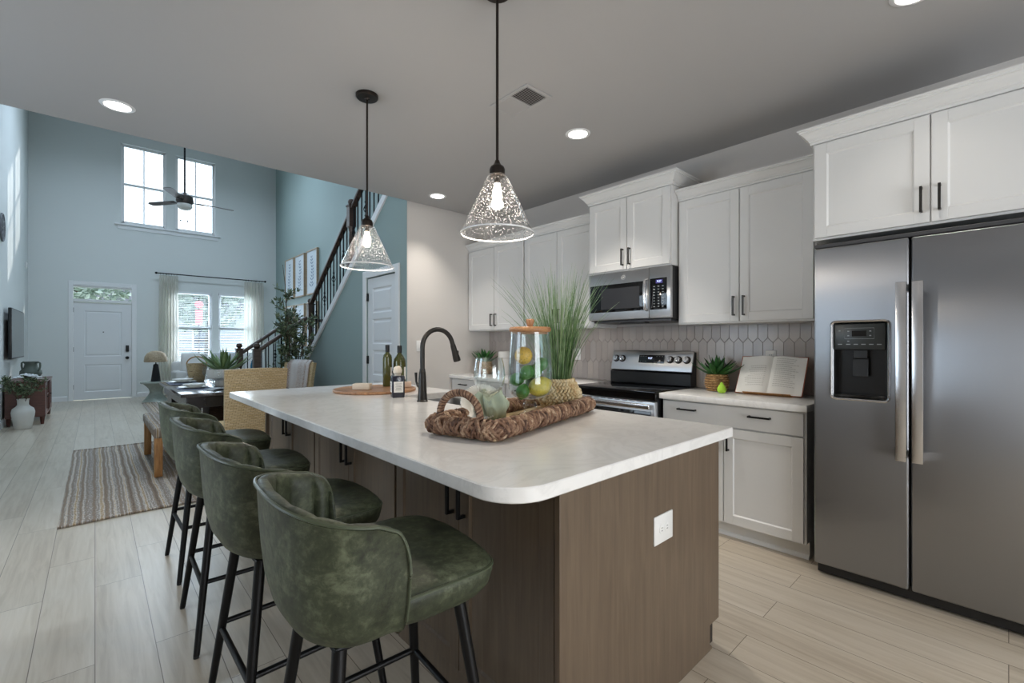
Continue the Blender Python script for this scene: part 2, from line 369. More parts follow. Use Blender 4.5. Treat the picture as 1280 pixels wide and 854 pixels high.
b = MB(); wall_grid(b, LX-.15, TX+.15, 0, HI, UW + LW + [DO], lambda m, x0, x1, z0, z1: m.box(x0, x1, FY, FY+.14, z0, z1)); struct('wall_front', b, PAINT_LIVING, smooth=0)
b = MB().box(LX-.12, LX, WY-.03, FY+.14, 0, HI); struct('wall_left', b, PAINT_LIVING, smooth=0)
b = MB().box(TX, TX+.12, WY-.03, FY+.14, 0, HI); struct('wall_living_right', b, PAINT_TEAL, smooth=0)
b = MB().box(KX, KX+.12, BY, WY, 0, CEIL); struct('wall_kitchen_right', b, PAINT_KITCHEN, smooth=0)
b = MB().box(SX+.003, KX+.12, WY, WY+.12, 0, CEIL+.3); struct('wall_kitchen_far', b, PAINT_KITCHEN, smooth=0)
b = MB().box(LX-.2, TX, WY-.15, WY-.031, CEIL+.301, HI); struct('wall_loft', b, PAINT_LIVING, smooth=0)
b = MB().box(KL, LX-.12, WY-.03, WY+.09, 0, CEIL); struct('wall_breakfast_far', b, PAINT_KITCHEN, smooth=0)
b = MB(); wall_grid(b, BY, WY, 0, CEIL, [(2.3, 4.1, .5, 2.3)], lambda m, x0, x1, z0, z1: m.box(KL-.12, KL, x0, x1, z0, z1)); struct('wall_breakfast_left', b, PAINT_KITCHEN, smooth=0)
b = MB(); wall_grid(b, KL-.12, KX+.12, 0, CEIL, [(0, 2.3, 0, 2.1)], lambda m, x0, x1, z0, z1: m.box(x0, x1, BY-.12, BY, z0, z1)); struct('wall_back', b, PAINT_KITCHEN, smooth=0)
# wall under the upper stair flight (with the closet door in it)
sz = lambda y: .98 + (7.43 - y)*.744
b = MB(); CD = (4.56, 5.30, 2.06)
b.extr([(CD[1], 0), (7.43, 0), (7.43, sz(7.43)), (CD[1], sz(CD[1]))], 0, SX, SX+.1)
b.extr([(CD[0], CD[2]), (CD[1], CD[2]), (CD[1], sz(CD[1])), (CD[0], sz(CD[0]))], 0, SX, SX+.1)
b.extr([(WY+.004, 0), (CD[0], 0), (CD[0], sz(CD[0])), (WY+.004, sz(WY))], 0, SX, SX+.1)
struct('wall_under_stairs', b, PAINT_TEAL, smooth=0)
def base(name, x0, x1, y0, y1, n):
    """baseboard with a chamfered top edge; n = outward normal"""
    b = MB(); h = .115; t = .014
    if n[0]: xf = x0; b.extr([(xf, 0), (xf+n[0]*t, 0), (xf+n[0]*t, h-.02), (xf+n[0]*.005, h), (xf, h)], 1, y0, y1)
    else: b.extr([(y0, 0), (y0+n[1]*t, 0), (y0+n[1]*t, h-.02), (y0+n[1]*.005, h), (y0, h)], 0, x0, x1)
    struct(name, b, TRIM, smooth=0)
base('baseboard_left', LX, LX, WY, FY, (1, 0)); base('baseboard_front_left', LX, -.45, FY, FY, (0, -1)); base('baseboard_front', .73, TX, FY, FY, (0, -1))
base('baseboard_stairs', SX, SX, 5.38, 7.43, (-1, 0)); base('baseboard_kitchen_far', SX, 2.99, WY, WY, (0, -1)); base('baseboard_right', TX, TX, 8.5, FY, (-1, 0))

# windows: white frame, sash bars, pane as a child
def window(name, x0, x1, z0, z1, muntin):
    b = MB(); y = FY+.04; t = .05; f = .032
    b.box(x0, x0+f, y, y+t, z0, z1).box(x1-f, x1, y, y+t, z0, z1).box(x0, x1, y, y+t, z1-f, z1).box(x0, x1, y, y+t, z0, z0+f)
    zm = (z0+z1)/2; b.box(x0+f, x1-f, y-.004, y+t, zm-.03, zm+.03)
    for a in (x0+f, x1-f-.03): b.box(a, a+.03, y+.005, y+t-.005, z0+f, z1-f)
    b.box(x0+f, x1-f, y+.005, y+t-.005, z1-f-.035, z1-f).box(x0+f, x1-f, y+.005, y+t-.005, z0+f, z0+f+.045)
    if muntin: xm = (x0+x1)/2; b.box(xm-.013, xm+.013, y+.012, y+.04, z0+f, z1-f)
    o = struct(name, b, TRIM, bevel=.003)
    MB().box(x0+f, x1-f, y+.022, y+.028, z0+f, z1-f).build('pane', PANE, o, smooth=0)
for i, q in enumerate(UW): window('window_%d' % (i+1), *q, True)
for i, q in enumerate(LW): window('window_%d' % (i+3), *q, False)
b = MB().box(.33, 2.40, FY-.05, FY+.03, 4.0, 4.03).box(.38, 2.35, FY-.016, FY, 3.91, 4.0); struct('trim_1', b, TRIM, bevel=.004)
b = MB().box(1.33, 3.26, FY-.05, FY+.03, .73, .76).box(1.38, 3.22, FY-.016, FY, .65, .73); struct('trim_2', b, TRIM, bevel=.004)
b = MB()   # patio door added unseen behind the camera to go with the fill light
for x0, x1 in ((0, 1.18), (1.12, 2.3)): b.box(x0, x0+.07, BY-.08, BY-.04, 0, 2.1).box(x1-.07, x1, BY-.08, BY-.04, 0, 2.1).box(x0, x1, BY-.08, BY-.04, 0, .09).box(x0, x1, BY-.08, BY-.04, 2.02, 2.1)
o = struct('added_door_1', b, TRIM, bevel=.003); MB().box(.07, 2.23, BY-.065, BY-.06, .09, 2.02).build('pane', PANE, o, smooth=0)
b = MB()  # side window added out of view to go with the fill light
for y0, y1 in ((2.3, 2.36), (3.17, 3.23), (4.04, 4.1)): b.box(KL-.08, KL-.03, y0, y1, .5, 2.3)
for z0, z1 in ((.5, .56), (1.37, 1.43), (2.24, 2.3)): b.box(KL-.08, KL-.03, 2.3, 4.1, z0, z1)
o = struct('window_5', b, TRIM, bevel=.003); MB().box(KL-.06, KL-.055, 2.36, 4.04, .56, 2.24).build('pane', PANE, o, smooth=0)

def panel_slab(mb, w_, h_, panels, t=.042):
    """door slab facing local -X: width along +y, raised panels"""
    y0p, y1p = panels[0][0], panels[0][1]; r = .009
    mb.box(r, t, 0, w_, 0, h_).box(0, r, 0, y0p, 0, h_).box(0, r, y1p, w_, 0, h_)
    zs = [0] + [z for p in panels for z in p[2:]] + [h_]
    for i in range(0, len(zs), 2): mb.box(0, r, y0p, y1p, zs[i], zs[i+1])
    for a0, a1, c0, c1 in panels:
        s = .028; mb.add([(0,a0,c0),(0,a1,c0),(0,a1,c1),(0,a0,c1),(r,a0+.014,c0+.014),(r,a1-.014,c0+.014),(r,a1-.014,c1-.014),(r,a0+.014,c1-.014)],
                         [(0,1,5,4),(1,2,6,5),(2,3,7,6),(3,0,4,7)])
        mb.add([(r,a0+s,c0+s),(r,a1-s,c0+s),(r,a1-s,c1-s),(r,a0+s,c1-s),(.003,a0+s+.02,c0+s+.02),(.003,a1-s-.02,c0+s+.02),(.003,a1-s-.02,c1-s-.02),(.003,a0+s+.02,c1-s-.02)],
                         [(0,1,5,4),(1,2,6,5),(2,3,7,6),(3,0,4,7),(4,5,6,7)])
    return mb
# front door: slab in local frame, turned to face -Y
b = MB(); b.X = M.Translation((.628, FY+.03, .012)) @ M.Rotation(R(90), 4, 'Z'); panel_slab(b, .976, 2.165, [(.17, .806, .17, .78), (.17, .806, .96, 1.98)])
d2 = struct('door_2', b, simple('white door paint', srgb(222, 224, 226), .35, var=.01), smooth=0)
b = MB().box(-.43, -.355, FY-.018, FY, 0, 2.64).box(.635, .72, FY-.018, FY, 0, 2.64).box(-.355, .635, FY-.018, FY, 2.545, 2.64).box(-.37, -.350, FY, FY+.12, 0, 2.56).box(.63, .65, FY, FY+.12, 0, 2.56).box(-.35, .63, FY+.005, FY+.12, 2.185, 2.25).box(-.35, .63, FY, FY+.12, 2.51, 2.56)
b.build('casing', TRIM, d2, bevel=.004)
MB().box(-.35, .63, FY+.05, FY+.056, 2.25, 2.51).build('transom_pane', PANE, d2, smooth=0)
MB().rbox(.525, .585, FY-.005, FY+.03, 1.07, 1.22, .012).build('keypad_lock', BLACK_PLASTIC, d2)
b = MB(); b.X = M.Translation((.555, FY+.03, .93)) @ M.Rotation(R(90), 4, 'X'); b.lathe([(.0,.07),(.022,.068),(.03,.055),(.028,.042),(.014,.034),(.014,.012),(.034,.01),(.036,0)], 20); b.build('door_knob', BLACK, d2)
b = MB(); b.X = M.Translation((.14, FY+.03, 1.52)) @ M.Rotation(R(90), 4, 'X'); b.cyl((0,0,0), .012, .006); b.build('peephole', BLACK, d2)
for z in (.25, 1.08, 1.95): MB().box(-.366, -.344, FY+.005, FY+.032, z, z+.1).build('hinge', DARK_BRONZE, d2, smooth=0)
# closet door under the stairs
b = MB(); b.X = M.Translation((SX+.012, CD[0]+.004, .01)); hs = .29; pn = []
for i in range(5): z = .14 + i*.37; pn.append((.13, .606, z, z+.30))
panel_slab(b, .732, 2.04, pn)
d3 = struct('door_3', b, bpy.data.materials['white door paint'], smooth=0)
b = MB().box(SX-.018, SX, CD[0]-.085, CD[0], 0, CD[2]+.085).box(SX-.018, SX, CD[1], CD[1]+.085, 0, CD[2]+.085).box(SX-.018, SX, CD[0], CD[1], CD[2], CD[2]+.085)
b.build('casing', TRIM, d3, bevel=.004)
for z in (.22, 1.02, 1.78): MB().box(SX-.006, SX+.012, CD[1]-.03, CD[1]-.006, z, z+.095).build('hinge', BLACK, d3, smooth=0)
b = MB(); b.X = M.Translation((SX+.012, CD[0]+.07, .95)) @ M.Rotation(R(-90), 4, 'Y'); b.lathe([(.034,0),(.034,.008),(.012,.012),(.012,.035),(.028,.045),(.03,.058),(.018,.068),(0,.07)], 20); b.build('door_knob', BLACK, d3)

# stairs: lower flight (+X), landing, upper flight (towards the camera)
b = MB()
for i in range(3): b.box(1.69+.254*i, 2.45, 7.43, 8.5, .19*i if i else 0, .19*(i+1))
b.box(2.45, TX, 7.43, 8.5, 0, .76)
for i in range(13): y = 7.43 - .254*i; b.box(SX+.1, TX, y-.254, y, .76+.19*i-.1, .76+.19*(i+1))
st = struct('staircase', b, PAINT_TEAL, smooth=0)
b = MB()
for i in range(3): b.box(1.66+.254*i, 1.944+.254*i, 7.41, 8.52, .19*(i+1)-.002, .19*(i+1)+.03)
b.box(2.42, TX, 7.43, 8.5, .76, .79)
for i in range(13): y = 7.43 - .254*i; b.box(SX+.1, TX, y-.254, y+.025, .76+.19*(i+1)-.002, .76+.19*(i+1)+.028)
b.build('treads', STAIR_WOOD, st, bevel=.006)
b = MB(); b.extr([(7.45, sz(7.45)-.03), (7.45, sz(7.45)+.075), (4.0, sz(4.0)+.075), (4.0, sz(4.0)-.03)], 0, SX-.022, SX+.12)
b.build('stringer', TRIM, st, bevel=.005)
b = MB()
for y in (7.405, 8.5): b.extr([(1.60, 0), (1.69, .30), (2.47, .88), (2.47, 0)], 1, y, y+.03)
b.build('skirt', TRIM, st, bevel=.004)

# picket tile backsplash on the kitchen wall
b = MB(); g = MB().box(KX-.006, KX, .70, WY, .914, 1.42); o = struct('trim_3', g, GROUT, smooth=0)
tw, ts, tt = .068, .155, .036; row = 0; z = .914 - .10
while z < 1.52:
    y = .70 + (tw/2 if row % 2 else 0)
    while y < WY + tw:
        q = tw/2 - .0008; hh = ts/2 - .0008; e = tt*.97
        pts = [(y-q, z-hh), (y, z-hh-e), (y+q, z-hh), (y+q, z+hh), (y, z+hh+e), (y-q, z+hh)]
        cl = lambda a, c: (min(max(a, .701), WY-.001), min(max(c, .9145), 1.4195))
        if z-hh-e < 1.42 and z+hh+e > .914:
            P = [cl(*p) for p in pts]; cy = sum(p[0] for p in P)/6; cz = sum(p[1] for p in P)/6
            inn = [(cy+(p[0]-cy)*.95, cz+(p[1]-cz)*.985) for p in P]
            if max(p[1] for p in P)-min(p[1] for p in P) > .01 and max(p[0] for p in P)-min(p[0] for p in P) > .01:
                k = 6; b.add([(KX-.007, *p) for p in P] + [(KX-.0128, *p) for p in P] + [(KX-.0134, *p) for p in inn],
                    [(i, (i+1) % k, k+(i+1) % k, k+i) for i in range(k)] + [(k+i, k+(i+1) % k, 2*k+(i+1) % k, 2*k+i) for i in range(k)] + [tuple(range(2*k, 3*k))])
        y += tw
    row += 1; z += ts + tt
b.build('tiles', TILE, o, smooth=0)

# ------------------------------------------------------------------ kitchen cabinets
def shaker(mb, x, y0, y1, z0, z1, sw=.058, t=.019, rec=.008):
    mb.box(x, x+t, y0, y0+sw, z0, z1).box(x, x+t, y1-sw, y1, z0, z1).box(x, x+t, y0+sw, y1-sw, z0, z0+sw).box(x, x+t, y0+sw, y1-sw, z1-sw, z1)
    mb.box(x+rec, x+t, y0+sw, y1-sw, z0+sw, z1-sw)
    a0, a1, c0, c1, e = y0+sw, y1-sw, z0+sw, z1-sw, .007
    return mb.add([(x+.001,a0,c0),(x+.001,a1,c0),(x+.001,a1,c1),(x+.001,a0,c1),(x+rec,a0+e,c0+e),(x+rec,a1-e,c0+e),(x+rec,a1-e,c1-e),(x+rec,a0+e,c1-e)],
                  [(0,1,5,4),(1,2,6,5),(2,3,7,6),(3,0,4,7)])
def pull_v(parent, x, y, z0, z1, m=BLACK, t=.0055):
    b = MB().box(x-.034, x-.034+2*t, y-t, y+t, z0, z1).box(x-.034+t, x, y-t, y+t, z0, z0+2*t).box(x-.034+t, x, y-t, y+t, z1-2*t, z1)
    return b.build('handle', m, parent, bevel=.0015)
def pull_h(parent, x, y0, y1, z, m=BLACK, t=.0055):
    b = MB().box(x-.034, x-.034+2*t, y0, y1, z-t, z+t).box(x-.034+t, x, y0, y0+2*t, z-t, z+t).box(x-.034+t, x, y1-2*t, y1, z-t, z+t)
    return b.build('handle', m, parent, bevel=.0015)
CROWN = [(0, 0), (.010, 0), (.010, .012), (.016, .016), (.016, .022), (.024, .030), (.036, .048), (.046, .058), (.052, .060), (.052, .068), (.060, .072), (.060, .080), (0, .080)]
def crown(parent, xf, xb, y0, y1, z, m=CAB, sc=1.0, ret0=True, ret1=True):
    b = MB(); rows = []
    for o_, h in CROWN:
        o_ *= sc; h *= sc
        p = [(xb, y0-(o_ if ret0 else 0), z+h), (xf-o_, y0-(o_ if ret0 else 0), z+h), (xf-o_, y1+(o_ if ret1 else 0), z+h), (xb, y1+(o_ if ret1 else 0), z+h)]
        rows.append(p)
    b.grid(lambda i, j: rows[i][j], len(rows), 4)
    return b.build('crown_moulding', m, parent, smooth=10)
def wall_cabinet(label, xf, y0, y1, z0, z1, zc, hz, sc=1.0, ret=(False, False), mid=None, door_h=.135, light_rail=True, gap=.003):
    t = thing('wall_cabinet', label, 'cabinet', (KX, (y0+y1)/2, z0), 0, 'white wall cabinets'); ox, oy, oz = KX, (y0+y1)/2, z0
    xf -= ox; a0 = y0-oy; a1 = y1-oy; h = z1-z0
    MB().box(xf+.020, -.001, a0, a1, 0, h).build('body', CAB, t, bevel=.0015)
    ym = 0 if mid is None else mid-oy
    for c0, c1, s in ((a0+.012, ym-gap, 1), (ym+gap, a1-.012, -1)):
        d = shaker(MB(), xf, c0, c1, .012, h-.012).build('door', CAB, t, bevel=.0012)
        yy = c1-.03 if s > 0 else c0+.03
        pull_v(d, xf, yy, hz-z0, hz-z0+door_h, GUNMETAL)
    crown(t, xf+.019, -.001, a0, a1, h-.002, sc=sc, ret0=ret[0], ret1=ret[1])
    return t
wall_cabinet('white two-door wall cabinet beside the fridge, above the open cookbook', 3.26, .80, 1.699, 1.41, 2.345, 0, 1.46)
wall_cabinet('tall-set white two-door cabinet directly above the microwave', 3.165, 1.702, 2.468, 1.858, 2.46, 0, 1.90, 1.15, (True, True))
wall_cabinet('white two-door wall cabinet just left of the microwave, behind the tall grass', 3.26, 2.471, 3.375, 1.41, 2.345, 0, 1.46)
wall_cabinet('white two-door wall cabinet in the far corner above the small agave', 3.26, 3.378, WY-.001, 1.41, 2.345, 0, 1.46)
wall_cabinet('wide white two-door cabinet over the stainless fridge', 2.975, -.26, .748, 1.845, 2.388, 0, 1.905, 1.05, (False, True), mid=.255, door_h=.125)

def base_cab(label, y0, y1, kind):
    t = thing('base_cabinet', label, 'cabinet', (3.3, (y0+y1)/2, 0), 0, 'white base cabinets'); oy = (y0+y1)/2; a0 = y0-oy; a1 = y1-oy
    xf = 3.02-3.3; MB().box(xf+.02, .298, a0, a1, .10, .872).build('body', CAB, t, bevel=.0015)
    MB().box(xf+.075, .298, a0, a1, 0, .10).build('toe_kick', CAB, t, smooth=0)
    MB().extr([(xf+.075, 0), (xf+.058, 0), (xf+.060, .012), (xf+.068, .022), (xf+.075, .024)], 1, a0, a1).build('shoe_moulding', TRIM, t)
    return t, xf, a0, a1
t, xf, a0, a1 = base_cab('white base cabinet with one wide drawer between range and fridge', .79, 1.695, 0)
d = MB().box(xf, xf+.019, a0+.012, a1-.012, .728, .862).build('drawer', CAB, t, bevel=.002)
for y in (.972, 1.437): pull_h(d, xf, y-1.2425, y-1.2425+.128, .812)
for c0, c1, s in ((a0+.012, .012, 1), (.018, a1-.012, -1)):
    d = shaker(MB(), xf, c0, c1, .105, .718).build('door', CAB, t, bevel=.0012); pull_v(d, xf, c1-.03 if s > 0 else c0+.03, .575, .70)
for lab, y0, y1 in (('white base cabinet just left of the range, mostly hidden behind the tray', 2.48, 3.40), ('white base cabinet in the far corner under the small agave', 3.403, WY-.002)):
    t, xf, a0, a1 = base_cab(lab, y0, y1, 1); n = 2; wd = (a1-a0-.024)/n
    for i in range(n):
        c0 = a0+.012+wd*i; d = MB().box(xf, xf+.019, c0+.002, c0+wd-.002, .728, .862).build('drawer', CAB, t, bevel=.002); pull_h(d, xf, c0+wd/2-.065, c0+wd/2+.065, .81)
        d = shaker(MB(), xf, c0+.002, c0+wd-.002, .105, .718).build('door', CAB, t, bevel=.0012); pull_v(d, xf, c0+wd-.03 if i == 0 else c0+.03, .575, .70)
def counter(label, y0, y1):
    o = MB().rbox(2.985, KX-.016, y0, y1, .8735, .914, .004, 2).build('countertop', QUARTZ, loc=(0, 0, 0)); tag(o, label, 'countertop', 'quartz wall countertops')
counter('white quartz countertop between range and fridge, carrying the open cookbook', .775, 1.697)
counter('white quartz countertop along the far corner left of the range', 2.478, WY-.002)

# ------------------------------------------------------------------ fridge
F = thing('refrigerator', 'stainless steel side-by-side fridge with ice and water dispenser', 'fridge', (3.2, .27, 0)); fx = 2.92-3.2
def Y(y): return y-.27
MB().box(fx+.075, .38, Y(-.185), Y(.725), .03, 1.785).build('body', simple('fridge side grey', srgb(70, 71, 74), .5), F, bevel=.004)
MB().box(fx+.03, fx+.12, Y(-.175), Y(.715), .012, .075).build('kick_grille', BLACK_PLASTIC, F, bevel=.004)
MB().box(fx+.02, .38, Y(-.185), Y(.725), 1.79, 1.812).build('hinge_cover', simple('dark grey trim', srgb(62, 62, 64), .5), F, bevel=.004)
# left door with a hole for the dispenser
b = MB(); dy0, dy1, dz0, dz1 = Y(.412), Y(.634), .985, 1.375
wall_grid(b, Y(.329), Y(.725), .065, 1.785, [(dy0, dy1, dz0, dz1)], lambda m, y0, y1, z0, z1: m.box(fx, fx+.07, y0, y1, z0, z1))
bm = bmesh.new()
FD = b.build('door', STEEL, F, smooth=0)
bm.from_mesh(FD.data); bmesh.ops.remove_doubles(bm, verts=bm.verts[:], dist=1e-5)
seen = {}
for f in bm.faces: seen.setdefault(tuple(sorted(v.index for v in f.verts)), []).append(f)
bmesh.ops.delete(bm, geom=[f for k in seen.values() if len(k) > 1 for f in k], context='FACES'); bmesh.ops.dissolve_limit(bm, angle_limit=.01, verts=bm.verts[:], edges=bm.edges[:]); bm.to_mesh(FD.data); bm.free()
d = FD.modifiers.new('bevel', 'BEVEL'); d.width = .009; d.segments = 3; d.limit_method = 'ANGLE'
D = MB().rbox(fx, fx+.07, Y(-.185), Y(.319), .065, 1.785, .009, 3).build('door', STEEL, F)
for par, y in ((FD, .3515), (D, .291)):
    b = MB(); hw = .0205
    b.rbox(fx-.062, fx-.044, Y(y)-hw, Y(y)+hw, .70, 1.565, .003, 2)
    for z in (.705, 1.52): b.box(fx-.05, fx+.001, Y(y)-hw*.8, Y(y)+hw*.8, z, z+.04)
    b.build('handle', STEEL_BRIGHT, par)
DP = MB(); DP.rbox(fx-.004, fx+.03, dy0+.004, dy1-.004, 1.235, dz1-.004, .006, 2)
dp = DP.build('dispenser', simple('dispenser panel', srgb(44, 48, 48), .35), F)
b = MB(); b.box(fx+.062, fx+.069, dy0, dy1, dz0, 1.24).box(fx+.004, fx+.064, dy0, dy0+.006, dz0, 1.24).box(fx+.004, fx+.064, dy1-.006, dy1, dz0, 1.24)
b.build('dispenser_recess', simple('dispenser black', srgb(14, 15, 17), .22), dp, smooth=0)
MB().box(fx-.002, fx+.066, dy0+.006, dy1-.006, dz0, dz0+.016).build('drip_tray', BLACK_GLOSS, dp, bevel=.003)
ym = (dy0+dy1)/2
b = MB(); b.extr([(fx+.03, 1.19), (fx+.05, 1.20), (fx+.05, 1.10), (fx+.018, 1.095)], 1, ym-.034, ym+.034); b.box(fx+.018, fx+.06, ym-.03, ym+.03, 1.19, 1.235)
b.build('paddle', simple('paddle grey', srgb(38, 40, 42), .25), dp, bevel=.004)
MB().box(fx-.0055, fx-.003, ym-.03, ym+.03, 1.305, 1.335).build('display', BLACK_GLOSS, dp, smooth=0)
GREY_PRINT = simple('pale print', srgb(150, 156, 158), .5)
for yy, zz, hy_, hz_ in [(q[0], q[1], .004, .0025) for q in ((-.046, 1.332), (-.046, 1.309), (.046, 1.332), (.046, 1.309), (.084, 1.335), (.046, 1.28))] + [(q, 1.264, .009, .002) for q in (-.082, -.05, -.018, .014, .046, .082)]:
    MB().box(fx-.0055, fx-.003, ym+yy-hy_, ym+yy+hy_, zz-hz_, zz+hz_).build('button', GREY_PRINT, dp, smooth=0)
b = MB(); b.tube([(fx-.0045, ym-.0615, 1.2925), (fx-.0045, ym+.0615, 1.2925), (fx-.0045, ym+.0615, 1.348), (fx-.0045, ym-.0615, 1.348)], .0008, 5, closed=True); b.build('display_outline', GREY_PRINT, dp, smooth=0)
b = MB(); pts = []
rr = .022
for cy, cz, a in ((dy1-rr+.010, dz1-rr+.010, 0), (dy0+rr-.010, dz1-rr+.010, 90), (dy0+rr-.010, dz0+rr-.010, 180), (dy1-rr+.010, dz0+rr-.010, 270)):
    for k in range(6): q = R(a+18*k); pts.append((fx-.003, cy+rr*math.cos(q), cz+rr*math.sin(q)))
b.tube(pts, .0065, 6, closed=True); b.build('bezel', CHROME, dp)

# ------------------------------------------------------------------ range
T = thing('range_oven', 'freestanding stainless electric range with black glass cooktop', 'range', (3.25, 2.085, 0)); rx = 2.955-3.25; y0, y1 = -.381, .381
BLK = simple('black enamel', srgb(16, 16, 18), .3)
MB().box(rx+.03, .34, y0, y1, .05, .905).build('body', BLK, T, bevel=.003)
for sx in (rx+.08, .28):
    for sy in (y0+.05, y1-.05): MB().cyl((sx, sy, 0), .018, .051).build('foot', BLK, T)
MB().rbox(rx-.008, .23, y0-.001, y1+.001, .905, .922, .005, 2).build('cooktop', BLACK_GLOSS, T)
b = MB().box(rx-.004, rx+.04, y0, y1, .855, .904); b.build('front_band', BLACK_GLOSS, T, bevel=.003)
OD = MB().rbox(rx-.012, rx+.03, y0+.002, y1-.002, .24, .848, .006, 2).build('oven_door', STEEL2, T)
MB().rbox(rx-.016, rx-.010, y0+.03, y1-.03, .30, .775, .002, 2).build('glass', BLACK_GLOSS, OD)
b = MB(); b.rbox(rx-.062, rx-.040, y0+.02, y1-.02, .795, .833, .008, 3)
for yy in (y0+.05, y1-.08): b.box(rx-.05, rx-.011, yy, yy+.03, .80, .828)
b.build('handle', STEEL_BRIGHT, OD)
for i in range(9): MB().box(rx-.0125, rx-.0115, y0+.1+i*.065, y0+.145+i*.065, .8385, .843).build('vent_slot', BLK, OD, smooth=0)
D = MB().rbox(rx-.012, rx+.03, y0+.002, y1-.002, .065, .232, .006, 2).build('drawer', STEEL2, T)
b = MB(); b.extr([(.235, .922), (.335, .922), (.335, 1.195), (.300, 1.195), (.262, 1.03), (.235, 1.02)], 1, y0, y1); b.build('backguard', BLK, T, bevel=.003)
# tilted stainless control panel
pa = V((.252, 0, 1.045)); pb = V((.292, 0, 1.205)); ud = (pb-pa).normalized(); nd = V((-ud.z, 0, ud.x)); L = (pb-pa).length
PM = M(((nd.x, 0, ud.x, pa.x), (0, 1, 0, 0), (nd.z, 0, ud.z, pa.z), (0, 0, 0, 1)))     # local x = outward, z = up the slope
b = MB(); b.X = PM; b.rbox(-.012, .006, y0-.002, y1+.002, -.012, L, .005, 2); cp = b.build('control_panel', STEEL2, T)
b = MB(); b.X = PM; b.rbox(.005, .009, -.135, .105, .055, .125, .002, 2); dsp = b.build('display', BLACK_GLOSS, T)
for i in range(9):
    for z in (.066, .112):
        if abs(-.105+i*.026) > .03: b = MB(); b.X = PM; b.box(.009, .0095, -.122+i*.0255, -.112+i*.0255, z, z+.003); b.build('key_mark', GREY_PRINT, dsp, smooth=0)
GLOW = emitter('pale clock digits', (.62, .72, 1, 1), 2.2)
lettering('clock', '9:27', .022, GLOW, dsp, M.Translation((.252-.0101+.0255*.25, -.015, 1.045+.096)) @ M.Rotation(R(14), 4, 'Y') @ FACE_NX)
for yy in (.335, .272, -.19, -.262, -.335):
    b = MB(); b.X = PM @ M.Translation((.006, yy, .088)) @ M.Rotation(R(90), 4, 'Y')
    b.lathe([(.030, 0), (.030, .004), (.0245, .006), (.0235, .026), (.021, .030), (0, .030)], 28, cap0=True); b.rbox(-.022, .022, -.004, .004, .026, .036, .002, 2)
    k = b.build('knob', CHROME, T)
    b = MB(); b.X = PM @ M.Translation((.0065, yy, .088)) @ M.Rotation(R(90), 4, 'Y'); b.lathe([(.024, .001), (.0315, .001), (.0315, .0055), (.024, .0055)], 28); b.build('collar', DARK_BRONZE, k)

# ------------------------------------------------------------------ microwave
T = thing('microwave', 'over-the-range stainless microwave with black control panel', 'microwave', (3.38, 2.085, 1.452)); mx = 3.165-3.38; h = .402; y0, y1 = -.380, .380
MB().box(mx+.035, .215, y0, y1, .004, h).build('body', simple('microwave case', srgb(40, 40, 42), .4), T, bevel=.003)
MW = MB().rbox(mx, mx+.036, -.20, y1, .01, h, .005, 2).build('door', STEEL2, T)
MB().rbox(mx, mx+.036, y0, -.204, .01, h, .005, 2).build('panel_frame', STEEL2, T)
MB().rbox(mx-.003, mx+.002, -.172, .362, .075, .305, .002, 2).build('glass', BLACK_GLOSS, MW)
MB().box(mx-.0036, mx-.0028, -.12, .25, .10, .27).build('mesh_window', simple('dim mesh screen', srgb(44, 44, 47), .25), MW, smooth=0)
b = MB(); pth = [(mx-.002, -.186, .075), (mx-.034, -.186, .085), (mx-.042, -.186, .14), (mx-.044, -.186, .19), (mx-.042, -.186, .24), (mx-.034, -.186, .30), (mx-.002, -.186, .31)]
b.tube(pth, .0125, 10); b.build('handle', STEEL_BRIGHT, MW)
CP = MB().rbox(mx-.003, mx+.002, -.352, -.212, .075, .315, .002, 2).build('control_panel', BLACK_GLOSS, T)
MB().box(mx-.0037, mx-.0028, -.318, -.262, .275, .302).build('display', emitter('blue display glow', (.10, .08, .42, 1), .5), CP, smooth=0)
lettering('clock', '9:27', .02, GLOW, CP, M.Translation((mx-.004, -.29, .289)) @ FACE_NX)
for r_ in range(8):
    for c_ in range(3): yy = -.32+c_*.036; zz = .252-r_*.022; MB().box(mx-.0037, mx-.0028, yy-.007, yy+.007, zz-.0025, zz+.0025).build('key', GREY_PRINT, CP, smooth=0)
b = MB(); b.X = M.Translation((mx-.0005, .03, .352)) @ M.Rotation(R(-90), 4, 'Y'); b.lathe([(.016, 0), (.0185, 0), (.0185, .0015), (.016, .0015)], 28)
EMB = b.build('emblem', WHITE_PLASTIC, T); lettering('monogram', 'GE', .017, WHITE_PLASTIC, EMB, M.Translation((mx-.001, .03, .352)) @ FACE_NX)
MB().box(mx+.05, .2, y0+.02, y1-.02, -.012, .006).build('vent_filter', simple('filter grey', srgb(74, 74, 76), .4, .6), T, bevel=.003)
MB().rbox(mx+.055, mx+.13, -.13, .10, -.022, -.008, .005, 2).build('lamp_cover', BLACK_PLASTIC, T)

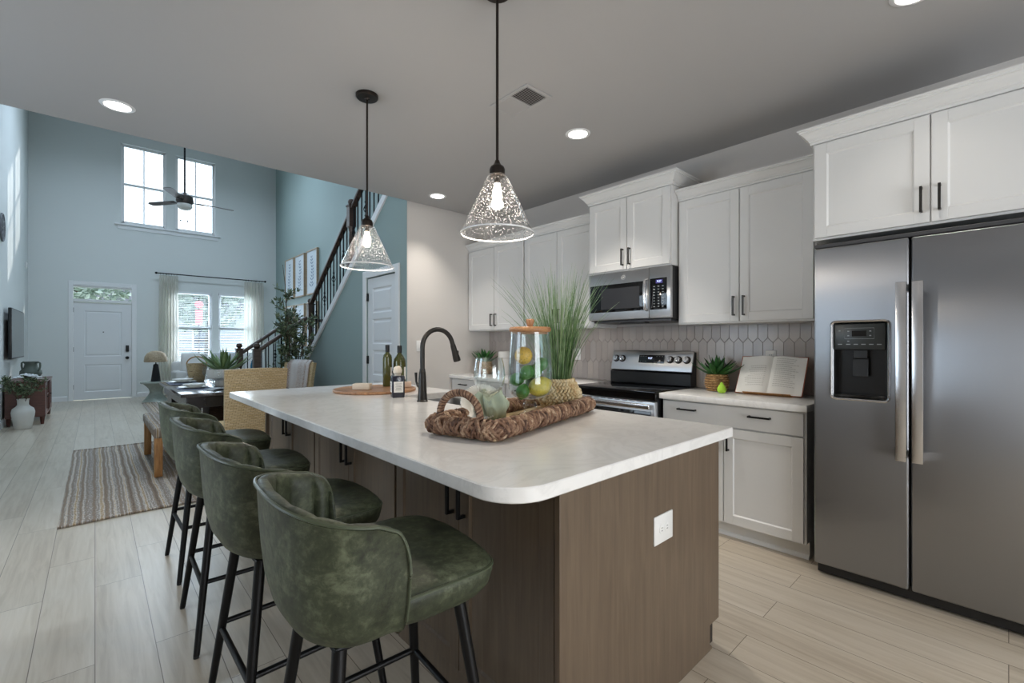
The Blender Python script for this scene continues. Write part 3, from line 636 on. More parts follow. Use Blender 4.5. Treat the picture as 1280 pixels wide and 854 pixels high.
# ------------------------------------------------------------------ island
I = thing('kitchen_island', 'long taupe wood kitchen island base with shaker doors and end outlet', 'island', (1.45, 2.3, 0)); ox, oy = 1.45, 2.3
MB().box(.982-ox, 1.94-ox, .853-oy, 3.745-oy, .0, .69).box(.982-ox, 1.52-ox, .853-oy, 3.745-oy, .69, .872).box(1.52-ox, 1.94-ox, .853-oy, 2.06-oy, .69, .872).box(1.52-ox, 1.94-ox, 2.78-oy, 3.745-oy, .69, .872).build('body', ISLAND_SHADE, I, smooth=0)
b = MB(); b.extr([(.94-ox, 0), (1.87-ox, 0), (1.87-ox, .105), (1.955-ox, .105), (1.955-ox, .873), (.94-ox, .873)], 1, .832-oy, .852-oy); b.build('end_panel', ISLAND, I, bevel=.002)
b = MB(); b.extr([(.94-ox, 0), (1.87-ox, 0), (1.87-ox, .105), (1.955-ox, .105), (1.955-ox, .873), (.94-ox, .873)], 1, 3.746-oy, 3.766-oy); b.build('end_panel', ISLAND, I, bevel=.002)
for y0, y1 in ((.872, 1.787), (1.806, 2.773), (2.793, 3.738)):
    ym = (y0+y1)/2
    for c0, c1, s in ((y0, ym-.0018, 1), (ym+.0018, y1, -1)):
        d = shaker(MB(), .96-ox, c0-oy, c1-oy, .095, .862).build('door', ISLAND, I, bevel=.0012)
        pull_v(d, .96-ox, (c1-.032 if s > 0 else c0+.032)-oy, .655, .80, BLACK, .006)
    MB().box(.972-ox, .983-ox, y0-oy, y1-oy, 0, .09).build('base_panel', ISLAND, I, smooth=0)
for i in range(4):   # doors on the range side
    y0 = .862+.722*i; d = MB()
    d.X = M.Translation((2*1.45-2*ox, 0, 0)); d.X = M.Rotation(PI, 4, 'Z'); shaker(d, -(1.96-ox), -(y0+.716-oy), -(y0-oy), .115, .862); d.build('door', ISLAND, I, bevel=.0012)
for x, z0 in ((1.87-ox, 0),): MB().extr([(x, 0), (x+.022, 0), (x+.020, .010), (x+.012, .018), (x, .020)], 1, .834-oy, 3.76-oy).build('shoe_moulding', ISLAND, I)
O = MB().rbox(1.425-ox, 1.552-ox, .826-oy, .8325-oy, .565, .665, .003, 2).build('outlet', WHITE_PLASTIC, I)
b = MB()
for dx in (-.018, .018): b.X = M.Translation((1.4885-ox+dx, .8262-oy, .615)) @ M.Rotation(R(90), 4, 'X'); b.lathe([(.0155, 0), (.0155, .0018), (.0135, .003), (0, .003)], 20)
RC = b.build('receptacle', WHITE_PLASTIC, O); b = MB()
for dx in (-.018, .018):
    for ex in (-.005, .005): b.box(1.4885-ox+dx-.004, 1.4885-ox+dx+.004, .8228-oy, .8234-oy, .615+ex-.001, .615+ex+.001)
b.build('slots', simple('dark slots', srgb(60, 60, 60), .5), O, smooth=0)
# countertop with the sink cut-out
def rounded(x0, x1, y0, y1, rs, n=8):
    pts = []
    for (cx, cy, a), r in zip(((x0, y0, 180), (x1, y0, 270), (x1, y1, 0), (x0, y1, 90)), rs):
        mx_ = cx + (r if cx == x0 else -r); my_ = cy + (r if cy == y0 else -r)
        for k in range(n+1): q = R(a + 90*k/n); pts.append((mx_ + r*math.cos(q), my_ + r*math.sin(q)))
    return pts
SK = (1.54, 1.93, 2.08, 2.76)
def slab_with_hole(outer, inner, z0, z1, ch=.0035):
    bm = bmesh.new()
    def ring(pts, z): return [bm.verts.new((p[0], p[1], z)) for p in pts]
    def shrink(pts, d):
        cx = sum(p[0] for p in pts)/len(pts); n = len(pts); out = []
        for i in range(n):
            a = V((*pts[i-1], 0)); c = V((*pts[i], 0)); e = V((*pts[(i+1) % n], 0)); t = (e-a).normalized(); out.append((c.x - t.y*d, c.y + t.x*d))
        return out
    o2 = shrink(outer, ch); i2 = inner
    T_ = ring(o2, z1); TI = ring(i2, z1); S1 = ring(outer, z1-ch); S0 = ring(outer, z0+ch); B_ = ring(o2, z0); BI = ring(i2, z0)
    def wallf(A, B):
        n = len(A)
        for i in range(n): bm.faces.new((A[i], A[(i+1) % n], B[(i+1) % n], B[i]))
    wallf(T_, S1); wallf(S1, S0); wallf(S0, B_); wallf(TI, BI)
    for A, Bq in ((T_, TI), (B_, BI)):
        es = [bm.edges.get((A[i], A[(i+1) % len(A)])) or bm.edges.new((A[i], A[(i+1) % len(A)])) for i in range(len(A))] + [bm.edges.get((Bq[i], Bq[(i+1) % len(Bq)])) or bm.edges.new((Bq[i], Bq[(i+1) % len(Bq)])) for i in range(len(Bq))]
        bmesh.ops.triangle_fill(bm, edges=es, use_beauty=True)
    bm.verts.index_update(); m = MB(); m.add([tuple(v.co) for v in bm.verts], [tuple(v.index for v in f.verts) for f in bm.faces]); bm.free(); return m
b = slab_with_hole(rounded(.716, 1.996, .787, 3.832, (.13, .012, .012, .03)), rounded(*SK, (.03,)*4, n=4), .8735, .914)
tag(b.build('island_countertop', QUARTZ, smooth=30), 'long white quartz island countertop with rounded corner and undermount sink', 'countertop')
b = MB(); x0, x1, y0, y1 = SK; P0 = rounded(x0-.006, x1+.006, y0-.006, y1+.006, (.035,)*4, 4); P1 = rounded(x0+.01, x1-.01, y0+.01, y1-.01, (.05,)*4, 4)
n = len(P0); b.add([(*p, .8733) for p in P0] + [(*p, .70) for p in P1], [(i, (i+1) % n, n+(i+1) % n, n+i) for i in range(n)] + [tuple(range(n, 2*n))])
sk = b.build('sink', simple('satin sink steel', srgb(176, 176, 176), .3, 1), smooth=30); tag(sk, 'stainless undermount sink set in the island countertop', 'sink')
MB().lathe([(.0, .004), (.03, .004), (.042, .002), (.045, 0)], 24, (1.735, 2.42, .7005)).build('drain', CHROME, sk)

# faucet
Fc = thing('faucet', 'gunmetal gooseneck pull-down faucet at the island sink', 'faucet', (1.472, 2.415, .914))
MB().lathe([(.034, 0), (.034, .006), (.030, .010), (.027, .05), (.0225, .15), (.0205, .175), (.021, .178), (.0185, .182), (.0165, .20)], 28, cap0=True, cap1=True).build('body', GUNMETAL, Fc)
pth = [(0, 0, .19), (0, 0, .33)]; rr = .112
for k in range(1, 15): a = PI*k/14*.93; pth.append((rr-rr*math.cos(a), 0, .33+rr*math.sin(a)))
e = V(pth[-1]); tdir = (V(pth[-1])-V(pth[-2])).normalized(); pth.append(tuple(e+tdir*.02)); b = MB(); b.tube(pth, .0145, 14); b.build('spout', GUNMETAL, Fc)
e = V(pth[-1]); b = MB(); b.tube([tuple(e-tdir*.012), tuple(e), tuple(e+tdir*.03), tuple(e+tdir*.085), tuple(e+tdir*.10)], [.0155, .0175, .0185, .024, .0235], 20); sh = b.build('spray_head', GUNMETAL, Fc)
b = MB(); q = e+tdir*.05; b.rbox(q.x+.014, q.x+.024, -.008, .008, q.z-.02, q.z+.02, .004, 2); b.build('spray_button', BLACK_PLASTIC, sh)
b = MB(); b.tube([(0, .018, .085), (-.006, .042, .098)], [.0135, .012], 14); b.tube([(-.006, .042, .094), (-.010, .056, .12), (-.011, .058, .175)], [.008, .0065, .0085], 10); b.build('lever', GUNMETAL, Fc)

# ------------------------------------------------------------------ counter stools
def stool_root(label):
    t = thing('counter_stool', label, 'stool', (0, 0, 0), 0, 'green counter stools along the island')
    # plan outline of the shell, half: front tip of the arm to the middle of the back
    def plan(s):
        """s in -1..1, 0 = back centre; returns x, y and the top height"""
        a = abs(s); sg = 1 if s >= 0 else -1
        L1 = .66
        if a < L1: q = a/L1*PI/2; x = -.095 - .165*math.cos(q)**.80; y = .252*math.sin(q)**.82
        else: u = (a-L1)/(1-L1); x = -.095 + .075*u; y = .252 - .004*u*u
        top = .938 - .085*(a**1.5)
        if a > .84: u = (a-.84)/.16; top -= .085*(1-math.sqrt(max(0, 1-u*u)))
        return x, sg*y, top
    ns = 97; prof = [(.600, .60), (.606, .70), (.622, .80), (.650, .885), (.69, .94), (.74, .97), (.79, .99), (.84, 1.005)]
    ss = []
    for i in range(ns):
        u = -1 + 2*i/(ns-1); ss.append(math.copysign(1-(1-abs(u))**1.25, u) if abs(u) > .5 else u/(.5)*(1-.5**1.25))
    th = .034
    def col(i):
        x, y, top = plan(ss[i]); c = (-.02, 0); out = []
        # outside, bottom to top
        for z, k in prof:
            z2 = .60 + (z-.60)*(top-.02-.60)/(.84-.60); out.append((c[0]+(x-c[0])*k, y*k, z2))
        kx = 1.012 + .02
        # normal towards the inside
        i0 = max(0, i-1); i1 = min(ns-1, i+1); p0 = plan(ss[i0]); p1 = plan(ss[i1]); tx, ty = p1[0]-p0[0], p1[1]-p0[1]; ln = math.hypot(tx, ty) or 1; nx, ny = -ty/ln, tx/ln
        if nx*(-x+c[0]) + ny*(-y) < 0: nx, ny = -nx, -ny
        X, Y_ = c[0]+(x-c[0])*1.02, y*1.02
        groove = .013*(1-abs(math.sin(ss[i]*PI*5.5))**.5)
        out += [(X, Y_, top-.008), (X+nx*th*.25, Y_+ny*th*.25, top), (X+nx*th*.75, Y_+ny*th*.75, top-groove*.4), (X+nx*th, Y_+ny*th, top-.010-groove)]
        for z in (.90, .84, .78, .72, .67):
            z2 = .66 + (z-.66)*(top-.02-.66)/(.92-.66); k = 1.0 if z > .75 else .97
            out.append((c[0]+(X-c[0])*k+nx*(th-groove+.004), Y_*k+ny*(th-groove+.004), z2))
        return out
    cols = [col(i) for i in range(ns)]; k = len(cols[0])
    b = MB(); b.grid(lambda i, j: cols[i][j], ns, k)
    b.add(cols[0], [tuple(range(k))]); b.add(cols[-1], [tuple(range(k))[::-1]])
    b.build('backrest', LEATHER, t, smooth=50)
    b = MB(); b.tube([cols[i][k-9+0] if 0 else tuple(V(cols[i][8])+V((0, 0, .006))) for i in range(ns)], .0042, 6)
    b.tube([tuple(cols[i][4]) if 0 else cols[0][j] for i, j in zip(range(5), range(8, 3, -1))], .004, 6); b.tube([cols[-1][j] for j in range(8, 3, -1)], .004, 6)
    b.build('piping', PIPING, t)
    # seat: rounded cushion, its underside tapering to the leg plate
    def sup(a, hx, hy, e=3.6, cx=None):
        cx = (.262-hx if hx > .12 else .022) if cx is None else cx
        ca, sa = math.cos(a), math.sin(a); e = e if ca > 0 else min(e, 2.3)
        return cx + hx*math.copysign(abs(ca)**(2/e), ca), hy*math.copysign(abs(sa)**(2/e), sa)
    rows = [(.594, .150, .140, 3), (.598, .166, .158, 3.2), (.616, .188, .196, 4), (.644, .212, .221, 5), (.684, .236, .231, 6), (.700, .234, .228, 6), (.710, .226, .215, 5), (.716, .19, .17, 3.4), (.718, .09, .09, 3), (.7185, .0, .0, 2)]
    b = MB(); b.grid(lambda i, j: (*sup(2*PI*j/56, rows[i][1], rows[i][2], rows[i][3]), rows[i][0] + (-.006*max(0, math.cos(2*PI*j/56)) if i > 3 else 0)), len(rows), 56, cv=True)
    b.add([(*sup(2*PI*j/56, *rows[0][1:]), rows[0][0]) for j in range(56)], [tuple(range(56))])
    b.build('seat', LEATHER, t, smooth=60)
    b = MB(); b.tube([(*sup(2*PI*j/72, .2385, .2295, 6), .698-.006*max(0, math.cos(2*PI*j/72))) for j in range(72) if math.cos(2*PI*j/72) > -.35], .0042, 6, closed=False); b.build('seat_piping', PIPING, t)
    MB().rbox(-.15, .19, -.15, .15, .588, .604, .01, 2).build('leg_plate', BLACK, t)
    # splayed tapering legs and the ring of stretchers
    def leg_at(sx, sy, z): u = 1 - z/.60; return (.022 + sx*(.155+.07*u) , sy*(.135+.095*u), z)
    for sx in (-1, 1):
        for sy in (-1, 1):
            b = MB(); b.tube([leg_at(sx, sy, .594), leg_at(sx, sy, .3), leg_at(sx, sy, .008)], [.0165, .0145, .0115], 14); lg = b.build('leg', BLACK, t)
            q = leg_at(sx, sy, 0); MB().cyl((q[0], q[1], 0), .0105, .010).build('foot_cap', BLACK_PLASTIC, lg)
    for a, c, z in (((-1, -1), (-1, 1), .255), ((1, -1), (1, 1), .275), ((-1, -1), (1, -1), .275), ((-1, 1), (1, 1), .275)):
        b = MB(); p, q = V(leg_at(*a, z)), V(leg_at(*c, z)); b.tube([tuple(p), tuple(q)], .0095, 10); b.build('stretcher', BLACK, t)
    return t
S = stool_root('green leather counter stool nearest the camera, by the rounded countertop corner'); S.location = (.54, 1.13, 0); S.rotation_euler = (0, 0, R(-3))
dup(S, (.51, 1.71, 0), R(1), 'second green counter stool counting from the rounded countertop corner')
dup(S, (.508, 2.44, 0), R(-1), 'third green counter stool counting from the rounded countertop corner')
dup(S, (.525, 3.18, 0), R(1), 'farthest green counter stool, next to the wicker dining chair')

# ------------------------------------------------------------------ the seagrass tray and what stands in it
TW = M.Translation((1.024, 1.191, .914)) @ M.Rotation(R(15.4), 4, 'Z')
def tl(x, y, z=0): return tuple(TW @ V((x, y, z)))
TL, TWD = .955, .378
Tr = thing('serving_tray', 'long braided seagrass tray with arched handles on the island', 'tray', (1.024, 1.191, .914), R(15.4))
rd = .037; zc = .0420
loop = rounded(rd, TL-rd, rd, TWD-rd, (.03,)*4, 5)
def resample(pts, n, closed=True):
    P = [V((*p, 0)) if len(p) == 2 else V(p) for p in pts]; P = P + [P[0]] if closed else P
    L_ = [0]
    for a, c in zip(P, P[1:]): L_.append(L_[-1]+(c-a).length)
    out = []; j = 0
    for i in range(n):
        s = L_[-1]*i/(n if closed else n-1)
        while j < len(P)-2 and L_[j+1] < s: j += 1
        u = (s-L_[j])/max(1e-9, L_[j+1]-L_[j]); out.append(P[j].lerp(P[j+1], min(1, u)))
    return out, L_[-1]
def braid(mb, path, closed, rad, sr, n_str, pitch, length, nsides=5, cross=.15):
    n = len(path); T3 = []
    for i in range(n):
        a = path[(i-1) % n] if closed or i else path[i]; c = path[(i+1) % n] if closed or i < n-1 else path[i]; T3.append((c-a).normalized())
    turns = max(1, round(length/pitch))
    up = V((0, 0, 1)); ref = None
    for sgn in (1, -1):
        for k in range(n_str):
            pts = []; tn = max(1, turns + (random.randint(-9, 9) if n_str > 6 else 0)); ph = random.uniform(0, 6.28)
            nprev = None
            for i in range(n):
                t_ = T3[i]; sd = t_.cross(V((0, 0, 1)))
                sd = sd.normalized() if sd.length > .2 else (nprev or V((0, 1, 0)))
                sd = (sd - t_*sd.dot(t_)).normalized(); nprev = sd; u2 = t_.cross(sd)
                f_ = i/(n if closed else n-1); a = 2*PI*(k/n_str + sgn*tn*f_)
                r_ = rad + cross*4.0*sr*math.sin(f_*2*PI*37 + ph + k*2.1) + random.uniform(-.08, .08)*sr
                pts.append(tuple(path[i] + sd*math.cos(a)*r_ + u2*math.sin(a)*r_))
            mb.tube(pts, sr, nsides, closed=closed)
path, ln = resample(loop, 330); path = [p+V((0, 0, zc)) for p in path]
b = MB(); b.tube([tuple(p) for p in path], .027, 10, closed=True); braid(b, path, True, .0295, .0068, 9, .105, ln); b.build('rim', SEAGRASS, Tr, smooth=80)
MB().rbox(rd, TL-rd, rd, TWD-rd, .004, .017, .003, 2).build('base_board', TRAY_WOOD, Tr)
for xx in (rd+.004, TL-rd-.004):
    arc = [(xx, .105, .05)] + [(xx, .20-.095*math.cos(PI*k/16), .085+.085*math.sin(PI*k/16)) for k in range(17)] + [(xx, .295, .05)]
    pth, l2 = resample(arc, 90, False); b = MB(); b.tube([tuple(p) for p in pth], .010, 8)
    for k in range(5):   # tightly wrapped cord
        pts = []
        for i in range(len(pth)*3-2):
            f_ = i/(len(pth)*3-3); q = f_*(len(pth)-1); j = min(int(q), len(pth)-2); p = pth[j].lerp(pth[j+1], q-j); td = (pth[j+1]-pth[j]).normalized(); n1 = V((1, 0, 0)); n2 = td.cross(n1)
            a = 2*PI*(k/5 + f_*12); pts.append(tuple(p + n1*math.cos(a)*.0105 + n2*math.sin(a)*.0105))
        b.tube(pts, .0042, 5)
    b.build('handle', SEAGRASS, Tr, smooth=80)
ZT = .932
# stemmed glass
def goblet(label, x, y):
    t = thing('wine_glass', label, 'glass', (x, y, ZT))
    MB().lathe([(.048, 0), (.050, .002), (.030, .006), (.010, .012), (.0065, .03), (.006, .08), (.007, .112), (.016, .124)], 32).build('stem', CLEAR, t)
    pr = [(.012, .122), (.028, .128), (.047, .146), (.060, .175), (.0645, .205), (.061, .24), (.054, .278), (.0525, .278), (.0590, .24), (.0622, .205), (.057, .177), (.044, .150), (.020, .134), (0, .131)]
    MB().lathe(pr, 40).build('bowl', CLEAR, t); return t
q = tl(.215, .185); goblet('large clear stemmed wine glass in the tray before the fruit jar', q[0], q[1])
# glass jar with lid
JX, JY = 1.49, 1.502
J = thing('glass_jar', 'footed bubbled glass jar with wooden lid holding citrus fruit', 'jar', (JX, JY, ZT))
MB().lathe([(0, .0), (.056, .0), (.058, .004), (.04, .012), (.027, .022), (.024, .034), (.033, .042), (.035, .052), (.030, .062), (.02, .070)], 36).build('foot', CLEAR, J)
MB().lathe([(0, .078), (.03, .079), (.066, .088), (.090, .104), (.101, .130), (.1035, .16), (.101, .23), (.097, .30), (.092, .36), (.0905, .388), (.0885, .388), (.090, .36), (.095, .30), (.099, .23), (.1012, .16), (.098, .132), (.087, .108), (.062, .094), (0, .086)], 48).build('body', SEEDED_JAR, J)
ld = MB().lathe([(0, .380), (.083, .380), (.083, .389), (.093, .390), (.097, .396), (.097, .406), (.092, .412), (0, .413)], 40).build('lid', LID_WOOD, J)
MB().lathe([(.012, .412), (.014, .42), (.019, .438), (.0195, .446), (.016, .45), (0, .45)], 24).build('knob', ACACIA, ld)
rv = V((.7373, -.6756, 0)); fv = V((.6756, .7373, 0))
def fruit(kind, label, off, dep, z, r, m, long=1.0, tilt=0.0, grp=None):
    p = V((JX, JY, 0)) + rv*off + fv*dep; t = MB(); t.X = M.Rotation(tilt, 4, V((.6756, .7373, .2)))
    k = 14; pr = []
    for j in range(k+1):
        a = PI*j/k; rr_ = r*math.sin(a); zz = -r*long*math.cos(a)
        if long > 1.05 and (j <= 1 or j >= k-1): zz *= 1.10; rr_ *= .9
        pr.append((max(0, rr_), zz))
    t.lathe(pr, 24); o = t.build(kind, m, None, (p.x, p.y, z)); tag(o, label, kind, grp); return o
fruit('orange', 'golden round citrus fruit topmost in the glass jar', -.030, .0, 1.212, .0415, ORANGE, 1.0)
fruit('lemon', 'large yellow lemon low on the right inside the glass jar', .045, -.01, 1.070, .045, LEMON, 1.22, R(70))
G = 'limes in the glass jar'
for lab, o_, d_, z in (('green lime in the middle of the jar, right under the golden fruit', -.018, -.052, 1.137), ('green lime in the middle of the jar, just above the yellow lemon', .022, -.03, 1.142),
                       ('green lime on the left side of the glass jar', -.060, .0, 1.102), ('lowest green lime, at the left of the jar bottom', -.035, -.03, 1.048),
                       ('highest green lime, right of the golden fruit in the jar', .052, .022, 1.170), ('green lime at the back of the jar behind the yellow lemon', .01, .055, 1.085)):
    fruit('lime', lab, o_, d_, z, .031, LIME, 1.12, R(random.uniform(0, 90)), G)
# tall grass in a braided basket
gx, gy = 1.78, 1.582
P = thing('potted_grass', 'tall wispy green grass in a golden braided basket at the tray end', 'plant', (gx, gy, ZT))
def rad(z):
    K = [(0, .072), (.02, .092), (.055, .113), (.085, .112), (.12, .092), (.148, .076)]
    for (a, r0), (c, r1) in zip(K, K[1:]):
        if a <= z <= c: u = (z-a)/(c-a); u = u*u*(3-2*u); return r0+(r1-r0)*u
    return .076
b = MB(); b.lathe([(rad(.148*i/20)-.006, .148*i/20) for i in range(21)] + [(.066, .148), (.062, .12), (0, .12)], 40, cap0=True)
nr = 9
for i in range(nr):   # rows of chevron braid: short fat strands, alternately leaning
    z0 = .006 + i*.148/nr
    for k in range(34):
        a = 2*PI*(k + .5*(i % 2))/34; lean = .085 if i % 2 else -.085; z1 = z0 + .0185
        pts = [((rad(min(.147, max(0, z0+(z1-z0)*u)))+.001)*math.cos(a+lean*(u-.5)*2), (rad(min(.147, max(0, z0+(z1-z0)*u)))+.001)*math.sin(a+lean*(u-.5)*2), z0+(z1-z0)*u) for u in (0, .33, .67, 1)]
        b.tube(pts, [.003, .0078, .0078, .003], 6)
b.build('basket', SEAGRASS_LIGHT, P, smooth=80)
b = MB()
for i in range(330):
    a = random.uniform(0, 2*PI); r0 = .058*math.sqrt(random.random()); out = random.gauss(0, 1); L_ = random.uniform(.30, .60) if random.random() < .75 else random.uniform(.55, .66)
    spread = min(.26, abs(random.gauss(.0, .125)) + .02); w0 = random.uniform(.0010, .0021); bx, by = r0*math.cos(a), r0*math.sin(a)
    dx, dy = math.cos(a+random.gauss(0, .5)), math.sin(a+random.gauss(0, .5)); pts = []
    for j in range(8): u = j/7; rr_ = spread*(.35*u+.65*u**1.8)*L_/.5; pts.append(V((bx+dx*rr_, by+dy*rr_, .115+L_*u*(1-.10*u*u*spread/.2))))
    b.tube([tuple(p) for p in pts], [w0, w0*1.25, w0*1.25, w0*1.1, w0, w0*.8, w0*.55, w0*.2], 3)
b.build('grass', GRASS, P, smooth=80)
# plate, sage napkin and beaker
q = tl(.30, .262)
Pl = MB(); Pl.X = M.Rotation(R(-42.5), 4, 'Z') @ M.Rotation(R(52), 4, 'X'); Pl.lathe([(0, 0), (.05, .001), (.062, .008), (.086, .016), (.086, .020), (.06, .012), (.048, .005), (0, .004)], 44)
pl = Pl.build('side_plate', CERAMIC, None, (q[0]-.002, q[1]+.030, ZT+.0735)); tag(pl, 'white beaded-rim plate tilted up in the tray behind the sage napkin', 'plate')
b = MB(); b.X = Pl.X
for k in range(54): a = 2*PI*k/54; b.ball((.0865*math.cos(a), .0865*math.sin(a), .018), .0045, n=8, k=5)
b.build('beaded_rim', CERAMIC, pl)
q = tl(.245, .235)
def napkin(i, j):
    a = 2*PI*j/64; u = i/13; lob = .80 + .42*abs(math.sin(a*3.5+u*1.6))**.7*(.35+.65*u) + .10*math.sin(a*11+5*u)
    r_ = (.058*math.sin(PI*min(1, .12+u*.62)))*lob
    return (r_*1.45*math.cos(a)*(1-.2*u), r_*1.1*math.sin(a), .116*u**.9 + .022*math.sin(a*4+u*5)*u)
b = MB(); b.grid(napkin, 14, 64, cv=True); b.add([napkin(13, j) for j in range(64)], [tuple(range(64))])
tag(b.build('napkin', SAGE, None, (q[0]+.062, q[1]+.028, ZT), R(-42), smooth=180), 'crumpled sage green cloth napkin in the tray by the near handle', 'napkin')
q = tl(.372, .245); t = MB().lathe([(0, 0), (.032, 0), (.034, .004), (.0355, .10), (.033, .10), (.031, .008), (0, .006)], 32)
tag(t.build('tumbler', simple('sage glazed stoneware', srgb(150, 162, 142), .4, var=.12), None, (q[0], q[1], ZT)), 'sage green tumbler standing behind the wine glass stem', 'tumbler')

# ------------------------------------------------------------------ serving board with bottles at the far end
Bd = MB().lathe([(0, 0), (.292, 0), (.298, .004), (.298, .016), (.292, .020), (.285, .0205), (.279, .017), (0, .017)], 64)
tag(Bd.build('serving_board', ACACIA, None, (1.545, 3.20, .914)), 'round acacia serving board near the far end of the island', 'board')
ZB = .9315
t = thing('oil_bottle', 'slim green oil bottle with black cap on the round board', 'bottle', (1.695, 3.300, ZB), 0, 'olive oil bottles')
MB().lathe([(0, 0), (.033, 0), (.035, .004), (.035, .225), (.032, .243), (.018, .258), (.0145, .27), (.0145, .288)], 28).build('body', OIL, t)
MB().lathe([(.0165, .268), (.0165, .322), (.015, .325), (0, .325)], 24, cap0=True).build('cap', BLACK_PLASTIC, t)
MB().grid(lambda i, j: (.0357*math.cos(R(-75+i*9)), .0357*math.sin(R(-75+i*9)), .05+.10*j), 11, 2).build('label', PAPER, t)
t = thing('oil_bottle', 'broad-shouldered green oil bottle with black cap on the round board', 'bottle', (1.79, 3.28, ZB), 0, 'olive oil bottles')
b = MB(); b.lathe([(0, 0), (.046, 0), (.049, .004), (.049, .19), (.045, .212), (.03, .238), (.017, .255), (.0155, .275)], 32); b.build('body', OIL, t)
MB().lathe([(.0185, .262), (.0185, .316), (.017, .319), (0, .319)], 24, cap0=True).build('cap', BLACK_PLASTIC, t)
MB().grid(lambda i, j: (.0497*math.cos(R(-75+i*9)), .0497*math.sin(R(-75+i*9)), .05+.10*j), 11, 2).build('label', PAPER, t)
t = thing('square_bottle', 'square dark navy bottle with white label and cream stopper', 'bottle', (1.47, 2.72, .914), R(-20))
MB().rbox(-.041, .041, -.041, .041, 0, .142, .008, 3).build('body', NAVY, t)
MB().lathe([(.022, .14), (.022, .155), (.028, .160), (.030, .175), (.024, .195), (.012, .205), (0, .206)], 18).build('stopper', CREAM, t)
b = MB().box(-.0422, -.0412, -.03, .03, .035, .105); b.box(-.03, .03, -.0422, -.0412, .035, .105); lb = b.build('label', PAPER, t, smooth=0)
b = MB()
for k in range(5): b.box(-.0427, -.0421, -.02+.004*(k % 2), .02-.004*(k % 2), .05+k*.01, .0525+k*.01); b.box(-.02+.004*(k % 2), .02-.004*(k % 2), -.0427, -.0421, .05+k*.01, .0525+k*.01)
b.build('text_lines', simple('grey ink', srgb(120, 120, 120), .7), lb, smooth=0)
b = MB().rbox(-.062, .062, -.04, .04, 0, .045, .006, 2); tag(b.build('cheese_block', CREAM, None, (1.44, 3.19, ZB), R(-40)), 'cream cheese block on the left of the round board', 'cheese')
b = MB().rbox(-.03, .03, -.028, .028, 0, .042, .005, 2); tag(b.build('cheese_wedge', simple('pale rind', srgb(214, 190, 170), .55), None, (1.775, 3.13, ZB), R(-30)), 'small pinkish cheese piece at the right edge of the round board', 'cheese')

# ------------------------------------------------------------------ right-hand counter
def agave(parent, z, n, L_, wd, m, seed=3, rise=1.0, rings=3):
    rnd = random.Random(seed); b = MB()
    for i in range(n):
        rg = i*rings//n; el = (R(18)+R(28)*rg*(3/max(1, rings))*.9+R(rnd.uniform(-8, 8)))*rise; az = 2.4*i + rnd.uniform(-.2, .2); Ls = L_*rnd.uniform(.85, 1.1)*(1-.12*rg)
        rows = []
        for j in range(9):
            u = j/8; e2 = el + .35*u*(1 if rg == 0 else .15) - .1; r_ = .008 + Ls*u*math.cos(e2); h = Ls*u*math.sin(e2) + .004*rg
            w_ = wd*(.55+1.2*u*(1-u)*1.5)*(1-u**3.2) + .0004; th = .12*w_+.0015
            rows.append([( r_, -w_, h+w_*.45), (r_, 0, h), (r_, w_, h+w_*.45), (r_-.0, 0, h-th*2)])
        ca, sa = math.cos(az), math.sin(az); b.grid(lambda p, q: (rows[p][q][0]*ca-rows[p][q][1]*sa, rows[p][q][0]*sa+rows[p][q][1]*ca, z+rows[p][q][2]), 9, 4, cv=True)
    return b.build('leaves', m, parent, smooth=50)
def rope_pot(parent, r0, r1, r2, h, m=BASKET_TAN, rows=7, n=22):
    def rr_(u): return r0+(r1-r0)*math.sin(PI*.5*min(1, u/.5)) if u < .5 else r1+(r2-r1)*(1-math.cos(PI*.5*(u-.5)/.5))
    b = MB(); b.lathe([(rr_(i/14)-.003, h*i/14) for i in range(15)] + [(r2-.012, h), (r2-.014, h*.88), (0, h*.88)], 36, cap0=True)
    for i in range(rows):
        z0 = h*(i+.5)/rows
        for k in range(n):
            a0 = 2*PI*(k+.5*(i % 2))/n; w_ = 2*PI/n*.72; pts = []
            for q in range(5): a = a0+w_*(q/4-.5); r_ = rr_(z0/h)+.0045*math.sin(PI*q/4); pts.append((r_*math.cos(a), r_*math.sin(a), z0))
            b.tube(pts, h/rows*.40, 6)
    return b.build('basket', m, parent, smooth=80)
P = thing('potted_agave', 'dark green agave in a woven tan basket on the right counter', 'plant', (3.43, 1.475, .914)); rope_pot(P, .058, .076, .062, .125); agave(P, .118, 30, .185, .018, AGAVE, 5)
P = thing('potted_agave', 'small agave in a tan basket in the far counter corner', 'plant', (3.33, 4.10, .914)); rope_pot(P, .062, .082, .072, .145); agave(P, .138, 26, .20, .022, AGAVE, 8)
b = MB().lathe([(0, 0), (.018, .001), (.029, .012), (.031, .026), (.026, .042), (.016, .058), (.009, .070), (.004, .077), (0, .078)], 28); pe = b.build('pear', simple('bright green felt pear', srgb(168, 216, 62), .6, var=.06), None, (3.30, 1.385, .914))
tag(pe, 'small bright green pear ornament beside the basket on the right counter', 'ornament'); b = MB(); b.tube([(0, 0, .077), (.002, .001, .086), (.005, .002, .092)], .0014, 6); b.build('stem', BARK, pe)
